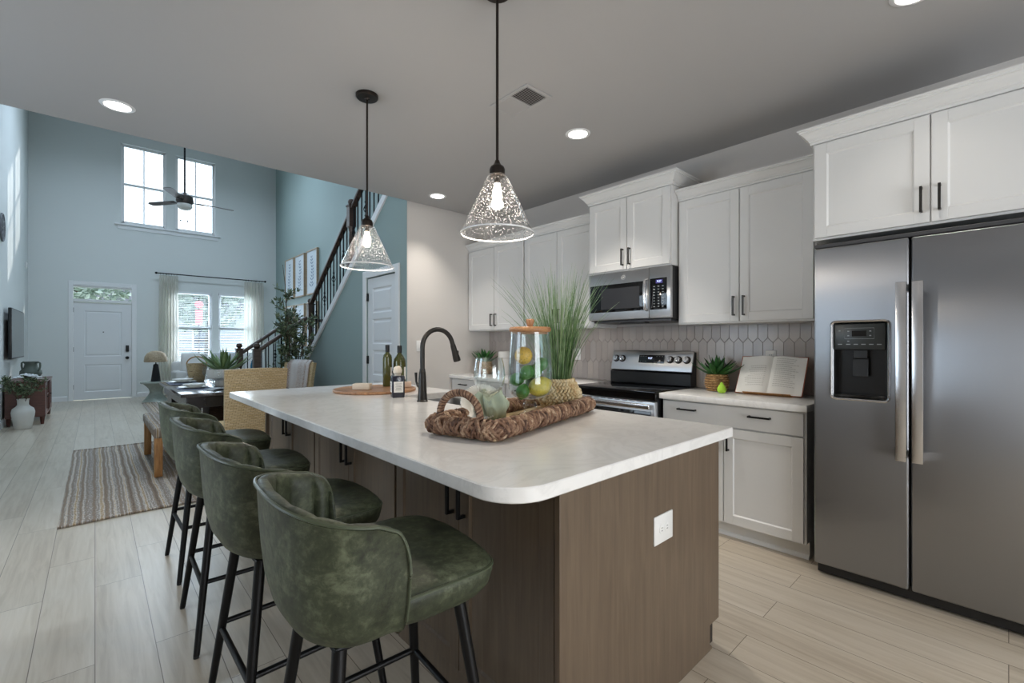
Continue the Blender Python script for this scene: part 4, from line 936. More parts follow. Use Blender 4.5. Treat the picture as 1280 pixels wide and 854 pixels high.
# open cookbook leaning back on a wooden stand
BK = thing('open_cookbook', 'open cookbook leaning back in front of the backsplash outlet', 'book', (3.375, 1.112, .921), R(0))
lean = R(30); BMx = M.Rotation(lean, 4, 'Y')           # local: -x outward, z up the page, y across
bw, bh = .205, .285
def page(side):
    def fn(i, j):
        u = i/14; v = j/6; y = side*bw*u; bulge = .020*math.sin(PI*min(1, u*1.25)**.7)*(1-.35*u) - .006*u; curl = (.012*max(0, u-.8)/.2)*(1-v)
        return (-.010-bulge-curl*.3, y, bh*v)
    top = [[fn(i, j) for j in range(7)] for i in range(15)]
    b = MB(); b.X = BMx; b.grid(lambda i, j: top[i][j], 15, 7); b.grid(lambda i, j: (-.004, top[i][j][1], top[i][j][2]), 15, 7)
    for j in (0, 6): b.grid(lambda i, k, j=j: top[i][j] if k == 0 else (-.004, top[i][j][1], top[i][j][2]), 15, 2)
    b.grid(lambda j, k: top[14][j] if k == 0 else (-.004, top[14][j][1], top[14][j][2]), 7, 2); o = b.build('pages', PAPER, BK, smooth=60)
    b = MB(); b.X = BMx
    INK = bpy.data.materials.get('grey ink')
    rnd = random.Random(4 if side > 0 else 9)
    for r_ in range(15):
        if side > 0 and r_ < 4: continue
        z = bh*(.92-.052*r_); u1 = rnd.uniform(.62, .84)
        for s0 in range(8):
            ua = .14+(u1-.14)*s0/8; ub = .14+(u1-.14)*(s0+.86)/8
            def X_(u): return -.0112-(.020*math.sin(PI*min(1, u*1.25)**.7)*(1-.35*u)-.006*u)
            b.add([(X_(ua), side*bw*ua, z), (X_(ub), side*bw*ub, z), (X_(ub), side*bw*ub, z+.0042), (X_(ua), side*bw*ua, z+.0042)], [(0, 1, 2, 3)])
    b.build('print', simple('pale print on page', srgb(208, 206, 201), .8), o, smooth=0)
page(1); page(-1)
b = MB(); b.X = BMx; b.box(-.004, 0, -bw-.006, bw+.006, -.004, bh+.006); b.build('cover', simple('rust book cover', srgb(150, 84, 60), .5), BK, bevel=.001)
b = MB(); b.X = BMx; b.box(0.001, .012, -.15, .15, -.006, .24); b.box(-.035, .004, -.15, .15, -.0075, -.0045)
b.X = M.Identity(4); b.extr([(.02, -.0065), (.03, -.0065), (.128, .19), (.118, .20)], 1, -.02, .02); b.extr([(.118, .19), (.128, .19), (.190, -.0065), (.176, -.0065)], 1, -.02, .02)
st = b.build('book_stand', PINE, None, (3.375, 1.112, .921), 0, bevel=.002); tag(st, 'wooden easel holding up the open cookbook on the right counter', 'book stand')
def wall_plate(label, loc, face, kind):
    o = thing('wall_outlet' if kind == 'outlet' else 'light_switch', label, 'outlet' if kind == 'outlet' else 'switch', loc, 0 if face == 'x' else R(90))
    MB().rbox(-.006, 0, -.036, .036, -.058, .058, .003, 2).build('plate', WHITE_PLASTIC, o)
    if kind == 'outlet':
        for dz in (-.022, .022):
            b = MB(); b.rbox(-.009, -.004, -.016, .016, dz-.015, dz+.015, .002, 2); q = b.build('socket', WHITE_PLASTIC, o)
            b = MB()
            for dy in (-.006, .006): b.box(-.0095, -.0088, dy-.0012, dy+.0012, dz-.001, dz+.008)
            b.build('slots', bpy.data.materials['dark slots'], q, smooth=0)
    else: MB().rbox(-.011, -.004, -.016, .016, -.033, .033, .002, 2).build('rocker', WHITE_PLASTIC, o)
    return o
wall_plate('white outlet on the backsplash just above the open cookbook', (KX-.0145, 1.155, 1.16), 'x', 'outlet')
wall_plate('white outlet on the backsplash behind the tall grass', (KX-.0145, 2.93, 1.16), 'x', 'outlet')
wall_plate('white rocker switch on the far kitchen wall behind the faucet', (2.60, WY, 1.24), 'y', 'switch')
b = MB().lathe([(0, 0), (.066, 0), (.068, .004), (.068, .255), (.064, .262), (0, .263)], 36); cn = b.build('canister', simple('matte white stoneware', srgb(206, 204, 200), .6), None, (3.40, 3.84, .914)); tag(cn, 'tall white cylindrical canister in the far counter corner', 'canister')
MB().lathe([(.0685, .185), (.0695, .188), (.0685, .191)], 36).build('lid_seam', simple('warm grey glaze', srgb(170, 166, 160), .6), cn)

# ------------------------------------------------------------------ pendants, downlights, vent, fan
BULB = emitter('warm lit filament bulb', (1, .84, .62, 1), 18)
def pendant(label, x, y):
    zb = 1.735; t = thing('pendant_lamp', label, 'pendant lamp', (x, y, zb), 0, 'glass cone pendants over the island')
    sh = MB().lathe([(.1565, 0), (.150, .012), (.118, .085), (.076, .175), (.046, .236), (.040, .247), (.037, .247), (.043, .236), (.0735, .175), (.1155, .085), (.148, .012), (.154, 0)], 56).build('glass_shade', SEEDED, t)
    MB().lathe([(.1535, -.0015), (.1575, -.0015), (.158, .002), (.1555, .005), (.153, .002), (.1535, -.0015)], 56).build('rim', simple('painted glass edge highlight', srgb(238, 238, 238), .15), sh)  # opaque white ring: light caught by the glass edge, put into colour
    MB().lathe([(0, .243), (.030, .243), (.0335, .246), (.0335, .272), (.029, .284), (.020, .290), (.013, .300), (.009, .312), (0, .312)], 28).build('socket_cap', DARK_BRONZE, t)
    MB().lathe([(0, .12), (.010, .122), (.018, .135), (.0215, .155), (.0195, .18), (.013, .205), (.011, .215)], 24).build('bulb', BULB, t)
    MB().lathe([(.0125, .213), (.0125, .244)], 20).build('lamp_holder', DARK_BRONZE, t)
    MB().cyl((0, 0, .305), .0062, CEIL-zb-.305-.005, 14).build('rod', DARK_BRONZE, t)
    MB().lathe([(0, CEIL-zb-.030), (.012, CEIL-zb-.030), (.016, CEIL-zb-.022), (.060, CEIL-zb-.020), (.066, CEIL-zb-.014), (.066, CEIL-zb)], 40).build('canopy', DARK_BRONZE, t)
    l = light('bulb_light', 'POINT', (0, 0, .10), 10, LAMP, shadow_soft_size=.03); l.parent = t; return t
pendant('clear seeded glass cone pendant nearest the camera, over the tray', 1.262, 1.470)
pendant('clear seeded glass cone pendant farther back, over the sink end', 1.222, 2.640)
LENS = emitter('lit downlight lens', (1, .95, .88, 1), 9)
def downlight(label, x, y, z=CEIL, watts=None, color=(1, .93, .84), spread=None):
    t = thing('recessed_light', label, 'ceiling light', (x, y, z), 0, 'recessed ceiling lights')
    MB().lathe([(.066, -.002), (.070, -.006), (.086, -.004), (.090, 0)], 40).build('trim_ring', TRIM, t)
    MB().lathe([(0, -.0030), (.067, -.0025)], 36).build('lens', LENS, t)
    l = light('lamp_light', 'AREA', (0, 0, -.012), watts or DOWN_W, color, (0, 0, -1), shape='DISK', size=.13); l.parent = t
    l.data.spread = spread or R(84); return t
downlight('recessed ceiling light at the upper left, over the stools', .106, 3.83, watts=2.5)
downlight('recessed ceiling light in front of the tall microwave cabinet', 2.57, 2.10)
downlight('farthest recessed ceiling light, by the far kitchen wall', 2.59, 3.96, watts=5)
downlight('recessed ceiling light cut by the top edge above the fridge', 2.60, .27, watts=1.2)
downlight('added unseen ceiling light behind the camera on the seating side', .106, .30, watts=2.2)  # lamp added out of view for kitchen brightness
downlight('added unseen ceiling light behind the camera near the added patio door', 1.6, -1.6)  # another unseen lamp, added to fill the kitchen
for lab, x, y in (('added unseen light high in the living room ceiling, left side near the front', .2, 10.8), ('added unseen light high in the living room ceiling, right side near the front', 2.3, 10.8),
                  ('added unseen light high in the living room ceiling, left side near the kitchen', .2, 6.2), ('added unseen light high in the living room ceiling, right side near the kitchen', 2.3, 6.2)): downlight(lab, x, y, HI, 40, (.66, .82, 1), R(145))  # four lamps added above the view to brighten the front wall
vx, vy = 1.955, 2.06
T = thing('ceiling_vent', 'white rectangular ceiling air vent beside the near pendant rod', 'vent', (vx, vy, CEIL))
b = MB(); hx, hy, f_ = .085, .15, .022
b.box(-hx-f_, hx+f_, -hy-f_, -hy, -.008, 0).box(-hx-f_, hx+f_, hy, hy+f_, -.008, 0).box(-hx-f_, -hx, -hy, hy, -.008, 0).box(hx, hx+f_, -hy, hy, -.008, 0).box(-hx, hx, -.008, .008, -.007, 0); b.build('frame', PAINT_CEIL, T, bevel=.002)
MB().box(-hx, hx, -hy, hy, -.0012, -.0002).build('duct_shade', simple('painted duct shade', srgb(60, 58, 56), .8), T, smooth=0)  # flat dark sheet: the duct's shade is put into its colour
for s in (-1, 1):
    b = MB()
    for k in range(10): y = s*(.018+k*.0138); b.extr([(y+.006*s, -.0075), (y+.0045*s, -.0075), (y-.006*s, -.002), (y-.0045*s, -.002)], 0, -hx, hx)
    b.build('louvres', PAINT_CEIL, T, smooth=0)
# ceiling fan in the tall living room
FXX, FYY, FZ = 1.07, 9.0, 3.46
T = thing('ceiling_fan', 'dark ceiling fan with light on a long rod in the tall living room', 'fan', (FXX, FYY, FZ))
MB().cyl((0, 0, .20), .013, HI-FZ-.2, 12).build('downrod', BLACK, T); MB().lathe([(0, HI-FZ-.05), (.05, HI-FZ-.05), (.07, HI-FZ)], 24).build('canopy', BLACK, T)
MB().lathe([(0, .24), (.04, .235), (.06, .20), (.11, .18), (.12, .10), (.10, .06), (0, .055)], 32).build('motor_housing', simple('bronze fan metal', srgb(74, 68, 66), .4, .5), T)
MB().lathe([(.10, .055), (.105, .02), (.08, -.02), (.04, -.035), (0, -.04)], 28).build('light_bowl', simple('frosted fan glass', srgb(226, 226, 224), .4), T)
FB = simple('dark fan blade', srgb(70, 62, 60), .45)
for k in range(3):
    a = 2*PI*k/3 + R(5); b = MB(); b.X = M.Rotation(a, 4, 'Z') @ M.Translation((0, 0, .10)) @ M.Rotation(R(9), 4, 'X')
    b.extr([(.17, -.05), (.63, -.062), (.69, -.045), (.70, 0), (.69, .045), (.63, .062), (.17, .05)], 2, -.004, .004); bl = b.build('blade', FB, T, smooth=30)
    b = MB(); b.X = M.Rotation(a, 4, 'Z') @ M.Translation((0, 0, .10)); b.box(.09, .26, -.018, .018, -.012, -.004); b.build('blade_bracket', BLACK, bl)
for dx in (.04, -.05): MB().tube([(dx, .03, -.03), (dx, .03, -.20)], .003, 6).ball((dx, .03, -.21), .012, n=10, k=6).build('pull_chain', DARK_BRONZE, T)

# ------------------------------------------------------------------ stair railings
def newel(parent, x, y, z0, z1, s=.046):
    b = MB().box(x-s, x+s, y-s, y+s, z0, z0+.24).box(x-s, x+s, y-s, y+s, z1-.30, z1-.03)
    b.lathe([(s*.98, z0+.24), (s*.8, z0+.27), (s*.62, z0+.32), (s*.78, (z0+z1)/2-.02), (s*.62, z1-.37), (s*.85, z1-.33), (s*.98, z1-.30)], 20, (x, y, 0))
    b.box(x-s*1.2, x+s*1.2, y-s*1.2, y+s*1.2, z1-.03, z1-.012); b.lathe([(s*.5, z1-.012), (s*.95, z1+.012), (s*1.0, z1+.035), (s*.7, z1+.062), (0, z1+.072)], 20, (x, y, 0))
    return b.build('newel_post', STAIR_WOOD, parent, smooth=40)
def handrail(parent, p, q):
    p, q = V(p), V(q); t = (q-p).normalized(); sd = t.cross(V((0, 0, 1))).normalized(); up = sd.cross(t)
    prof = [(-.03, -.028), (.03, -.028), (.034, -.01), (.028, .014), (.014, .026), (-.014, .026), (-.028, .014), (-.034, -.01)]
    b = MB(); n = len(prof); b.add([tuple(p+sd*a+up*c) for a, c in prof] + [tuple(q+sd*a+up*c) for a, c in prof], [(i, (i+1) % n, n+(i+1) % n, n+i) for i in range(n)] + [tuple(range(n))[::-1], tuple(range(n, 2*n))])
    return b.build('handrail', STAIR_WOOD, parent, smooth=50)
def baluster(parent, x, y, z0, z1, knuckle):
    b = MB(); s = .0068; b.box(x-s, x+s, y-s, y+s, z0, z1); b.box(x-.013, x+.013, y-.013, y+.013, z0, z0+.025)
    zm = z0+(z1-z0)*.52
    if knuckle:
        b.lathe([(.009, zm-.10), (.016, zm-.085), (.009, zm-.07)], 10, (x, y, 0)); 
        for k in range(4): b.tube([(x+.024*math.sin(PI*u/8)*math.cos(PI/2*k+u*.35), y+.024*math.sin(PI*u/8)*math.sin(PI/2*k+u*.35), zm-.055+.11*u/8) for u in range(9)], .0042, 5)
        b.lathe([(.009, zm+.07), (.016, zm+.085), (.009, zm+.10)], 10, (x, y, 0))
    return b.build('baluster', BLACK, parent, smooth=0)
RL = thing('stair_railing', 'dark wood and iron railing climbing the upper stair flight', 'railing', (0, 0, 0))
xr = SX+.045
zb = lambda y: sz(y)+.075
newel(RL, xr, 7.40, .80, 1.90); newel(RL, xr, 5.86, zb(5.86)-.05, 3.10)
handrail(RL, (xr, 7.36, zb(7.36)+.80), (xr, 5.90, zb(5.90)+.80)); handrail(RL, (xr, 5.82, zb(5.82)+.80), (xr, 4.40, zb(4.40)+.80))
y = 7.27; i = 0
while y > 4.45:
    if abs(y-5.86) > .07: baluster(RL, xr, y, zb(y)-.004, zb(y)+.785, i % 3 == 1)
    y -= .115; i += 1
for lab, yy, fy in (('near dark railing of the short lower stair flight, behind the olive tree', 7.415, 0), ('far dark railing of the short lower stair flight, toward the sofa', 8.50, 1)):
    RL = thing('stair_railing', lab, 'railing', (0, 0, 0)); zz = lambda x: (.30 if fy else .36) + (x-1.69)*.748
    newel(RL, 1.74, yy, .215, 1.20); handrail(RL, (1.78, yy, zz(1.78)+.75), (2.44, yy, zz(2.44)+.75))
    if fy: newel(RL, 2.49, yy, .79, 1.80); handrail(RL, (2.53, yy, 1.68), (TX-.02, yy, 1.68))
    x = 1.86; i = 0
    while x < 2.42: baluster(RL, x, yy, (.22 if x < 1.94 else .41 if x < 2.19 else .60), zz(x)+.735, i % 3 == 1); x += .105; i += 1
    if fy:
        x = 2.62
        while x < TX-.05: baluster(RL, x, yy, .79, 1.66, i % 3 == 1); x += .11; i += 1

# ------------------------------------------------------------------ dining corner
def rug(label, x0, x1, y0, y1):
    b = MB(); nx, ny = 30, 30; th = .011
    def f(i, j, z): u = i/(nx-1); v = j/(ny-1); return (x0+(x1-x0)*u, y0+(y1-y0)*v + .02*math.sin(u*9)*(1 if v < .01 else 0), z)
    b.grid(lambda i, j: f(i, j, th + .0015*math.sin(i*2.1)), nx, ny)
    b.grid(lambda i, j: f(i, j, .001), nx, ny)
    o = b.build('rug', RUG, None, (0, 0, 0), smooth=180); e = MB()
    for (a, c) in (((x0, y0), (x1, y0)), ((x0, y1), (x1, y1))):
        e = MB(); e.tube([(a[0]+(c[0]-a[0])*k/40, a[1]+(c[1]-a[1])*k/40 + (.02*math.sin(k/40*9) if a[1] == y0 else 0), .010) for k in range(41)], .010, 6); e.build('bound_edge', bpy.data.materials['striped braided rug'], o)
    return tag(o, label, 'rug', 'striped rugs')
rug('striped braided rug under the dining table and bench', -.19, 2.15, 4.38, 7.36)
rug('striped rug in front of the far sofa, near the side lamp', .72, 3.1, 8.75, 12.25)
TB = thing('dining_table', 'dark dining table with heavy panel legs, set for a meal', 'table', (1.12, 6.5, .0145)); tx, ty = .50, 1.01
MB().rbox(-tx, tx, -ty, ty, .715, .750, .006, 2).build('tabletop', TABLE_TOP, TB)
b = MB().box(-tx+.05, tx-.05, -ty+.03, -ty+.06, .60, .716).box(-tx+.05, tx-.05, ty-.06, ty-.03, .60, .716).box(-tx+.05, -tx+.08, -ty+.06, ty-.06, .60, .716).box(tx-.08, tx-.05, -ty+.06, ty-.06, .60, .716); b.build('apron', DARK_WOOD, TB, bevel=.003)
for sx in (-1, 1):
    for sy in (-1, 1):
        xx = sx*(tx-.13); yy = sy*(ty-.28); MB().box(xx-.05, xx+.05, yy-.22, yy+.22, 0, .60).build('leg', DARK_WOOD, TB, bevel=.004)
ZTB = .0145+.7505
Bn = thing('dining_bench', 'honey wood bench with striped woven seat at the table side', 'bench', (.535, 6.0, .0125))
MB().rbox(-.135, .135, -.64, .64, .365, .462, .022, 3).build('seat', RUG, Bn)
for sx in (-1, 1):
    for sy in (-1, 1): MB().rbox(sx*.095-.032, sx*.095+.032, sy*.585-.032, sy*.585+.032, 0, .372, .006, 2).build('leg', PINE, Bn)
def rattan_chair(label, x, y, rz, top=1.02):
    """facing local +y, tall slightly flared woven back, skirted woven seat"""
    t = thing('wicker_chair', label, 'chair', (x, y, .0125), rz, 'wicker dining chairs')
    b = MB(); n = 15; m = 9
    def bk(i, j, s): u = -1+2*i/(n-1); v = j/(m-1); return (u*(.255+.012*v), -.235-.05*v-.03*v*v + .035*u*u + s, .40+(top-.40)*v - (.012*u*u*v))
    b.grid(lambda i, j: bk(i, j, 0), n, m); b.grid(lambda i, j: bk(i, j, .055), n, m)
    for j in (0, m-1): b.grid(lambda i, k, j=j: bk(i, j, .055*k), n, 2)
    for i in (0, n-1): b.grid(lambda j, k, i=i: bk(i, j, .055*k), m, 2)
    b.build('backrest', RATTAN, t, smooth=50)
    b = MB(); b.rbox(-.255, .255, -.235, .265, .06, .425, .02, 3); b.build('seat_base', RATTAN, t)
    b = MB(); b.rbox(-.24, .24, -.19, .26, .425, .475, .02, 3); b.build('seat_cushion', simple('tan seat cushion', srgb(206, 178, 134), .8, bump=.2, bscale=160), t)
    for sx in (-1, 1):
        for sy in (-.21, .24): MB().box(sx*.225-.02, sx*.225+.02, sy-.02, sy+.02, 0, .065).build('leg', PINE, t)
    return t
rattan_chair('honey wicker chair with its back to the island', 1.145, 5.12, 0)
rattan_chair('honey wicker chair at the far table side, draped with a striped throw', 1.87, 6.52, R(115), 1.0)
# throw over the side chair: its own cloth hugging the backrest
b = MB()
def thr(i, j):
    u = -1+2*i/16; v = j/13; q = v*1.0
    z = .60 + .425*min(1, q/.62) if q < .62 else 1.025-.30*(q-.62)/.38
    yy = -.235-.05*((z-.4)/.62)-.03*((z-.4)/.62)**2 + .035*(u*.80)**2 + (.066 if q < .58 else .030 if q < .66 else -.012) + .004*math.sin(u*14)
    return (u*.20+.0, yy, z)
b.grid(thr, 17, 14)
def throw_mat():
    t = NT('striped woven throw'); tc = t.n('ShaderNodeTexCoord'); sp = t.n('ShaderNodeSeparateXYZ', {0: tc.outputs['Object']})
    st = t.n('ShaderNodeTexNoise', {'Vector': t.n('ShaderNodeCombineXYZ', {0: t.math('MULTIPLY', sp.outputs[0], 5.0), 1: 0.0, 2: 0.0}), 'Scale': 1.0}); n = t.noise(t.co((90, 90, 90)), 1.5, 2)
    f = t.math('ADD', st.outputs[0], t.math('MULTIPLY', t.math('SUBTRACT', n.outputs[0], .5), .25))
    t.P(base=t.ramp(f, [(.40, srgb(206, 202, 200)), (.50, srgb(196, 188, 184)), (.54, srgb(150, 118, 96)), (.64, srgb(200, 194, 192))]), rough=.9); t.bump(n.outputs[0], .5, .004); return t.m
o = b.build('throw_blanket', throw_mat(), None, (1.87, 6.52, .0125), R(115), smooth=180); d = o.modifiers.new('thick', 'SOLIDIFY'); d.thickness = .008; d.offset = 1
tag(o, 'grey and brown striped throw draped over the side wicker chair', 'blanket')
t = thing('wicker_stool', 'dark brown wicker stool tucked under the dining table', 'stool', (1.16, 6.12, .0125)); MB().rbox(-.24, .24, -.22, .22, .33, .56, .02, 3).build('seat', WICKER_DARK, t)
for sx in (-1, 1):
    for sy in (-1, 1): MB().rbox(sx*.19-.02, sx*.19+.02, sy*.17-.02, sy*.17+.02, 0, .335, .004, 1).build('leg', DARK_WOOD, t)
# table settings
DG = simple('white stoneware', srgb(222, 221, 216), .3, var=.02)
MAT = simple('grey blue placemat', srgb(132, 140, 160), .7, var=.1, scale=30, bump=.2)
def dinner_plate(label, kind, x, y, z, r, h):
    o = MB().lathe([(0, 0), (r*.55, 0), (r*.62, h*.25), (r*.97, h*.9), (r, h), (r*.97, h*1.02), (r*.6, h*.42), (0, h*.3)], 40).build(kind, DG, None, (x, y, z)); return tag(o, label, kind, None)
for i, (x, y) in enumerate(((.82, 6.14), (.82, 7.08))):
    pos = 'nearest the island on the dining table' if i == 0 else 'farther from the island on the dining table'
    o = MB().rbox(-.15, .15, -.21, .21, 0, .003, .001, 1).build('placemat', MAT, None, (x, y, ZTB)); tag(o, 'grey-blue placemat under the plates ' + pos, 'placemat')
    dinner_plate('wide white dinner plate ' + pos, 'plate', x, y, ZTB+.003, .148, .020); dinner_plate('white soup bowl stacked on the plate ' + pos, 'bowl', x, y, ZTB+.0105, .112, .042)
def t_glass(label, x, y):
    t = thing('wine_glass', label, 'glass', (x, y, ZTB)); MB().lathe([(.036, 0), (.012, .006), (.0055, .02), (.005, .08), (.012, .095)], 24, cap0=True).build('stem', CLEAR, t)
    MB().lathe([(.010, .094), (.033, .112), (.041, .142), (.037, .185), (.033, .21)], 28).build('bowl', CLEAR, t)
t_glass('stemmed glass on the dining table left of the white planter', 1.02, 6.72); t_glass('stemmed glass on the dining table beside the handled basket', 1.14, 7.06); t_glass('stemmed glass on the dining table in front of the agave planter', 1.03, 6.02)
def folded(i, j): u, v = i/12, j/8; return (-.11+.22*u, -.07+.14*v, .006+.014*math.sin(u*PI)*abs(math.sin(v*7+u*3)))
b = MB(); b.grid(folded, 13, 9); o = b.build('napkin', simple('grey cloth napkin', srgb(176, 178, 178), .85), None, (.99, 5.80, ZTB), R(15), smooth=180); d = o.modifiers.new('t', 'SOLIDIFY'); d.thickness = .005; d.offset = -1; tag(o, 'folded grey napkin at the near end of the dining table', 'napkin')
P = thing('potted_agave', 'large pale agave in a white pedestal bowl on the dining table', 'plant', (1.13, 6.32, ZTB))
MB().lathe([(0, 0), (.085, 0), (.088, .008), (.082, .06), (.095, .075), (.16, .10), (.172, .15), (.168, .20), (.158, .20), (.155, .16), (0, .15)], 40).build('bowl', CERAMIC, P); agave(P, .17, 34, .34, .026, AGAVE_PALE, 21, 1.15)
T = thing('handled_basket', 'tan woven basket with hoop handle at the far end of the dining table', 'basket', (1.0, 7.30, ZTB))
MB().lathe([(0, 0), (.080, 0), (.085, .01), (.118, .22), (.120, .235), (.112, .235), (.08, .02), (0, .015)], 36).build('body', RATTAN, T); MB().tube([(-.112*math.cos(PI*k/16), 0, .225+.10*math.sin(PI*k/16)) for k in range(17)], .008, 8).build('handle', BASKET_TAN, T)

# ------------------------------------------------------------------ olive tree
def leaf_cluster(b, p, d, L_, w_, rnd):
    d = d.normalized(); s = d.cross(V((rnd.uniform(-1, 1), rnd.uniform(-1, 1), rnd.uniform(-1, 1)))); s = s.normalized() if s.length > .01 else V((1, 0, 0)); n = d.cross(s)*.18
    b.add([tuple(p), tuple(p+d*L_*.5+s*w_+n*w_), tuple(p+d*L_), tuple(p+d*L_*.5-s*w_+n*w_)], [(0, 1, 2), (0, 2, 3)])
def foliage(trunk_paths, n_tw, lt, seed, zmin=0, lw=.0085, ll=.06, per=16):
    rnd = random.Random(seed); wb = MB(); lb = MB()
    for path, r0 in trunk_paths:
        wb.tube([tuple(p) for p in path], [r0*(1-.75*i/(len(path)-1)) for i in range(len(path))], 7)
        for k in range(n_tw):
            f_ = rnd.uniform(.30, 1.0); q = f_*(len(path)-1); j = min(int(q), len(path)-2); p = path[j].lerp(path[j+1], q-j); a = rnd.uniform(0, 2*PI)
            d = V((math.cos(a), math.sin(a), rnd.uniform(.25, 1.0))).normalized(); L_ = lt*rnd.uniform(.5, 1.1)*(1.1-.45*f_); pts = [p + d*L_*u/5 + V((0, 0, .10*L_*(u/5)**2)) for u in range(6)]
            wb.tube([tuple(x) for x in pts], [.004, .0035, .003, .0024, .0018, .0012], 5)
            for i in range(per):
                u = rnd.uniform(.15, 1.0)*5; jj = min(int(u), 4); pp = pts[jj].lerp(pts[jj+1], u-jj); dd = (pts[jj+1]-pts[jj]).normalized()*.7 + V((rnd.gauss(0, .6), rnd.gauss(0, .6), rnd.gauss(.1, .5)))
                leaf_cluster(lb, pp, dd, ll*rnd.uniform(.7, 1.2), lw*rnd.uniform(.7, 1.2), rnd)
    return wb, lb
OT = thing('olive_tree', 'tall potted olive tree in front of the lower stair railing', 'tree', (2.08, 6.97, .0125)); rope_pot(OT, .13, .17, .15, .30, BASKET_TAN, 8, 26)
tr = []
for a, ln_, le in ((2.6, 2.12, .08), (2.0, 1.66, .14), (4.2, 1.40, .16), (5.3, 1.3, .26), (.6, 1.25, .26)): tr.append(([V((.02*math.cos(a)+le*math.cos(a)*(u/7)**1.4+.012*math.sin(u*2.1+a), .02*math.sin(a)+le*math.sin(a)*(u/7)**1.4, .26+ln_*u/7)) for u in range(8)], .013))
wb, lb = foliage(tr, 24, .25, 5, lw=.012, ll=.07); wb.build('branches', BARK, OT, smooth=60); lb.build('leaves', OLIVE, OT, smooth=0)

# ------------------------------------------------------------------ living room left side
T = thing('television', 'thin black flat television mounted on the left wall', 'television', (LX, 11.2, 1.42)); MB().rbox(.045, .085, -.82, .82, -.40, .40, .006, 2).build('frame', BLACK_PLASTIC, T)
MB().box(.0845, .0862, -.80, .80, -.38, .385).build('screen', BLACK_GLOSS, T, smooth=0); MB().box(.001, .046, -.2, .2, -.15, .15).build('wall_mount', BLACK, T)
T = thing('media_console', 'red-brown wooden media console under the television', 'console', (-.80, 10.93, 0)); y0, y1 = -.72, .72
b = MB().rbox(-.21, .235, y0-.01, y1+.01, .645, .675, .004, 1).box(-.205, .225, y0, y0+.03, .12, .646).box(-.205, .225, y1-.03, y1, .12, .646).box(-.205, .225, y0+.03, y1-.03, .12, .15).box(-.205, -.19, y0+.03, y1-.03, .15, .646).box(-.19, .215, -.30, -.275, .15, .646).box(-.19, .215, .275, .30, .15, .646).box(-.19, .21, -.275, .275, .40, .42); b.build('body', MAHOGANY, T, bevel=.003)
for s in (-1, 1):
    c0, c1 = (y0+.032, -.302) if s < 0 else (.302, y1-.032); b = MB(); b.X = M.Rotation(PI, 4, 'Z'); shaker(b, -.226, -c1, -c0, .155, .64, .05); d = b.build('door', MAHOGANY, T)
    MB().ball((.235, c1-.04 if s < 0 else c0+.04, .40), .011, n=12, k=8).build('knob', DARK_BRONZE, d)
for sx in (-.17, .19):
    for sy in (y0+.045, y1-.045): MB().lathe([(.018, 0), (.03, .12)], 4, (sx, sy, 0), True, True).build('leg', MAHOGANY, T, smooth=0)
T = thing('two_handled_urn', 'grey-green two-handled urn on the media console', 'urn', (-.79, 11.05, .6755)); UR = simple('weathered grey green ceramic', srgb(98, 108, 100), .6, var=.15, bump=.2)
MB().lathe([(0, 0), (.075, 0), (.10, .02), (.135, .08), (.130, .13), (.085, .19), (.075, .24), (.095, .285), (.085, .285), (.065, .24), (0, .20)], 36).build('body', UR, T)
for s in (-1, 1): q = V((.72, -.69, 0)); MB().tube([tuple(q*(s*a) + V((0, 0, z))) for a, z in ((.080, .265), (.13, .278), (.158, .262), (.160, .21), (.148, .16), (.122, .125))], .013, 8).build('handle', UR, T)
T = thing('floor_vase', 'large matte white vase of olive branches on the floor by the console', 'vase', (-.785, 9.86, 0)); MB().lathe([(0, 0), (.085, 0), (.092, .01), (.121, .20), (.126, .25), (.114, .30), (.075, .335), (.060, .36), (.062, .42), (.068, .445), (.058, .445), (.05, .37), (0, .36)], 40).build('vase', simple('matte white plaster', srgb(214, 212, 208), .8, bump=.2, bscale=40), T)
tr = [([V((.03*math.cos(a)+le*math.cos(a)*u/5, .03*math.sin(a)+le*math.sin(a)*u/5, .38+ln_*u/5)) for u in range(6)], .006) for a, ln_, le in ((.2, .34, .2), (1.5, .30, .22), (2.8, .32, .16), (4.0, .36, .2), (5.2, .30, .25), (.9, .38, .08), (3.5, .36, .10))]
wb, lb = foliage(tr, 8, .16, 8, lw=.010, per=14); wb.build('branches', BARK, T, smooth=60); lb.build('leaves', OLIVE, T, smooth=0)
b = MB(); rnd = random.Random(3)
for cx, cy, cz in ((-.05, .0, .76), (.10, -.05, .78), (.02, .09, .79), (.14, .05, .75)):
    for k in range(9): a = 2*PI*k/9; b.ball((cx+.035*math.cos(a), cy+.035*math.sin(a), cz+.012*rnd.random()), .026, .026, .010, 10, 6)
    b.ball((cx, cy, cz+.01), .022, n=10, k=6)
b.build('flowers', simple('white petals', srgb(222, 226, 230), .7), T)
T = thing('white_dish', 'small white dish at the corner of the media console', 'dish', (-.66, 10.62, .6755)); MB().lathe([(0, 0), (.04, 0), (.065, .02), (.06, .022), (0, .008)], 28).build('dish', CERAMIC, T)
o = MB().rbox(0, .018, -.05, .05, -.06, .06, .004, 2).build('thermostat', WHITE_PLASTIC, None, (LX, 13.45, 2.85)); tag(o, 'small white wall control on the left wall near the front corner', 'thermostat')
T = thing('wall_art', 'small carved grey wall ornament on the left wall above the television', 'wall art', (LX, 10.15, 3.0)); b = MB(); GA = simple('grey carved wood', srgb(120, 122, 126), .7)
for k in range(8): a = 2*PI*k/8; b.tube([(.012, .16*math.cos(a), .16*math.sin(a)), (.014, .07*math.cos(a+.5), .07*math.sin(a+.5)), (.012, 0, 0)], .012, 6)
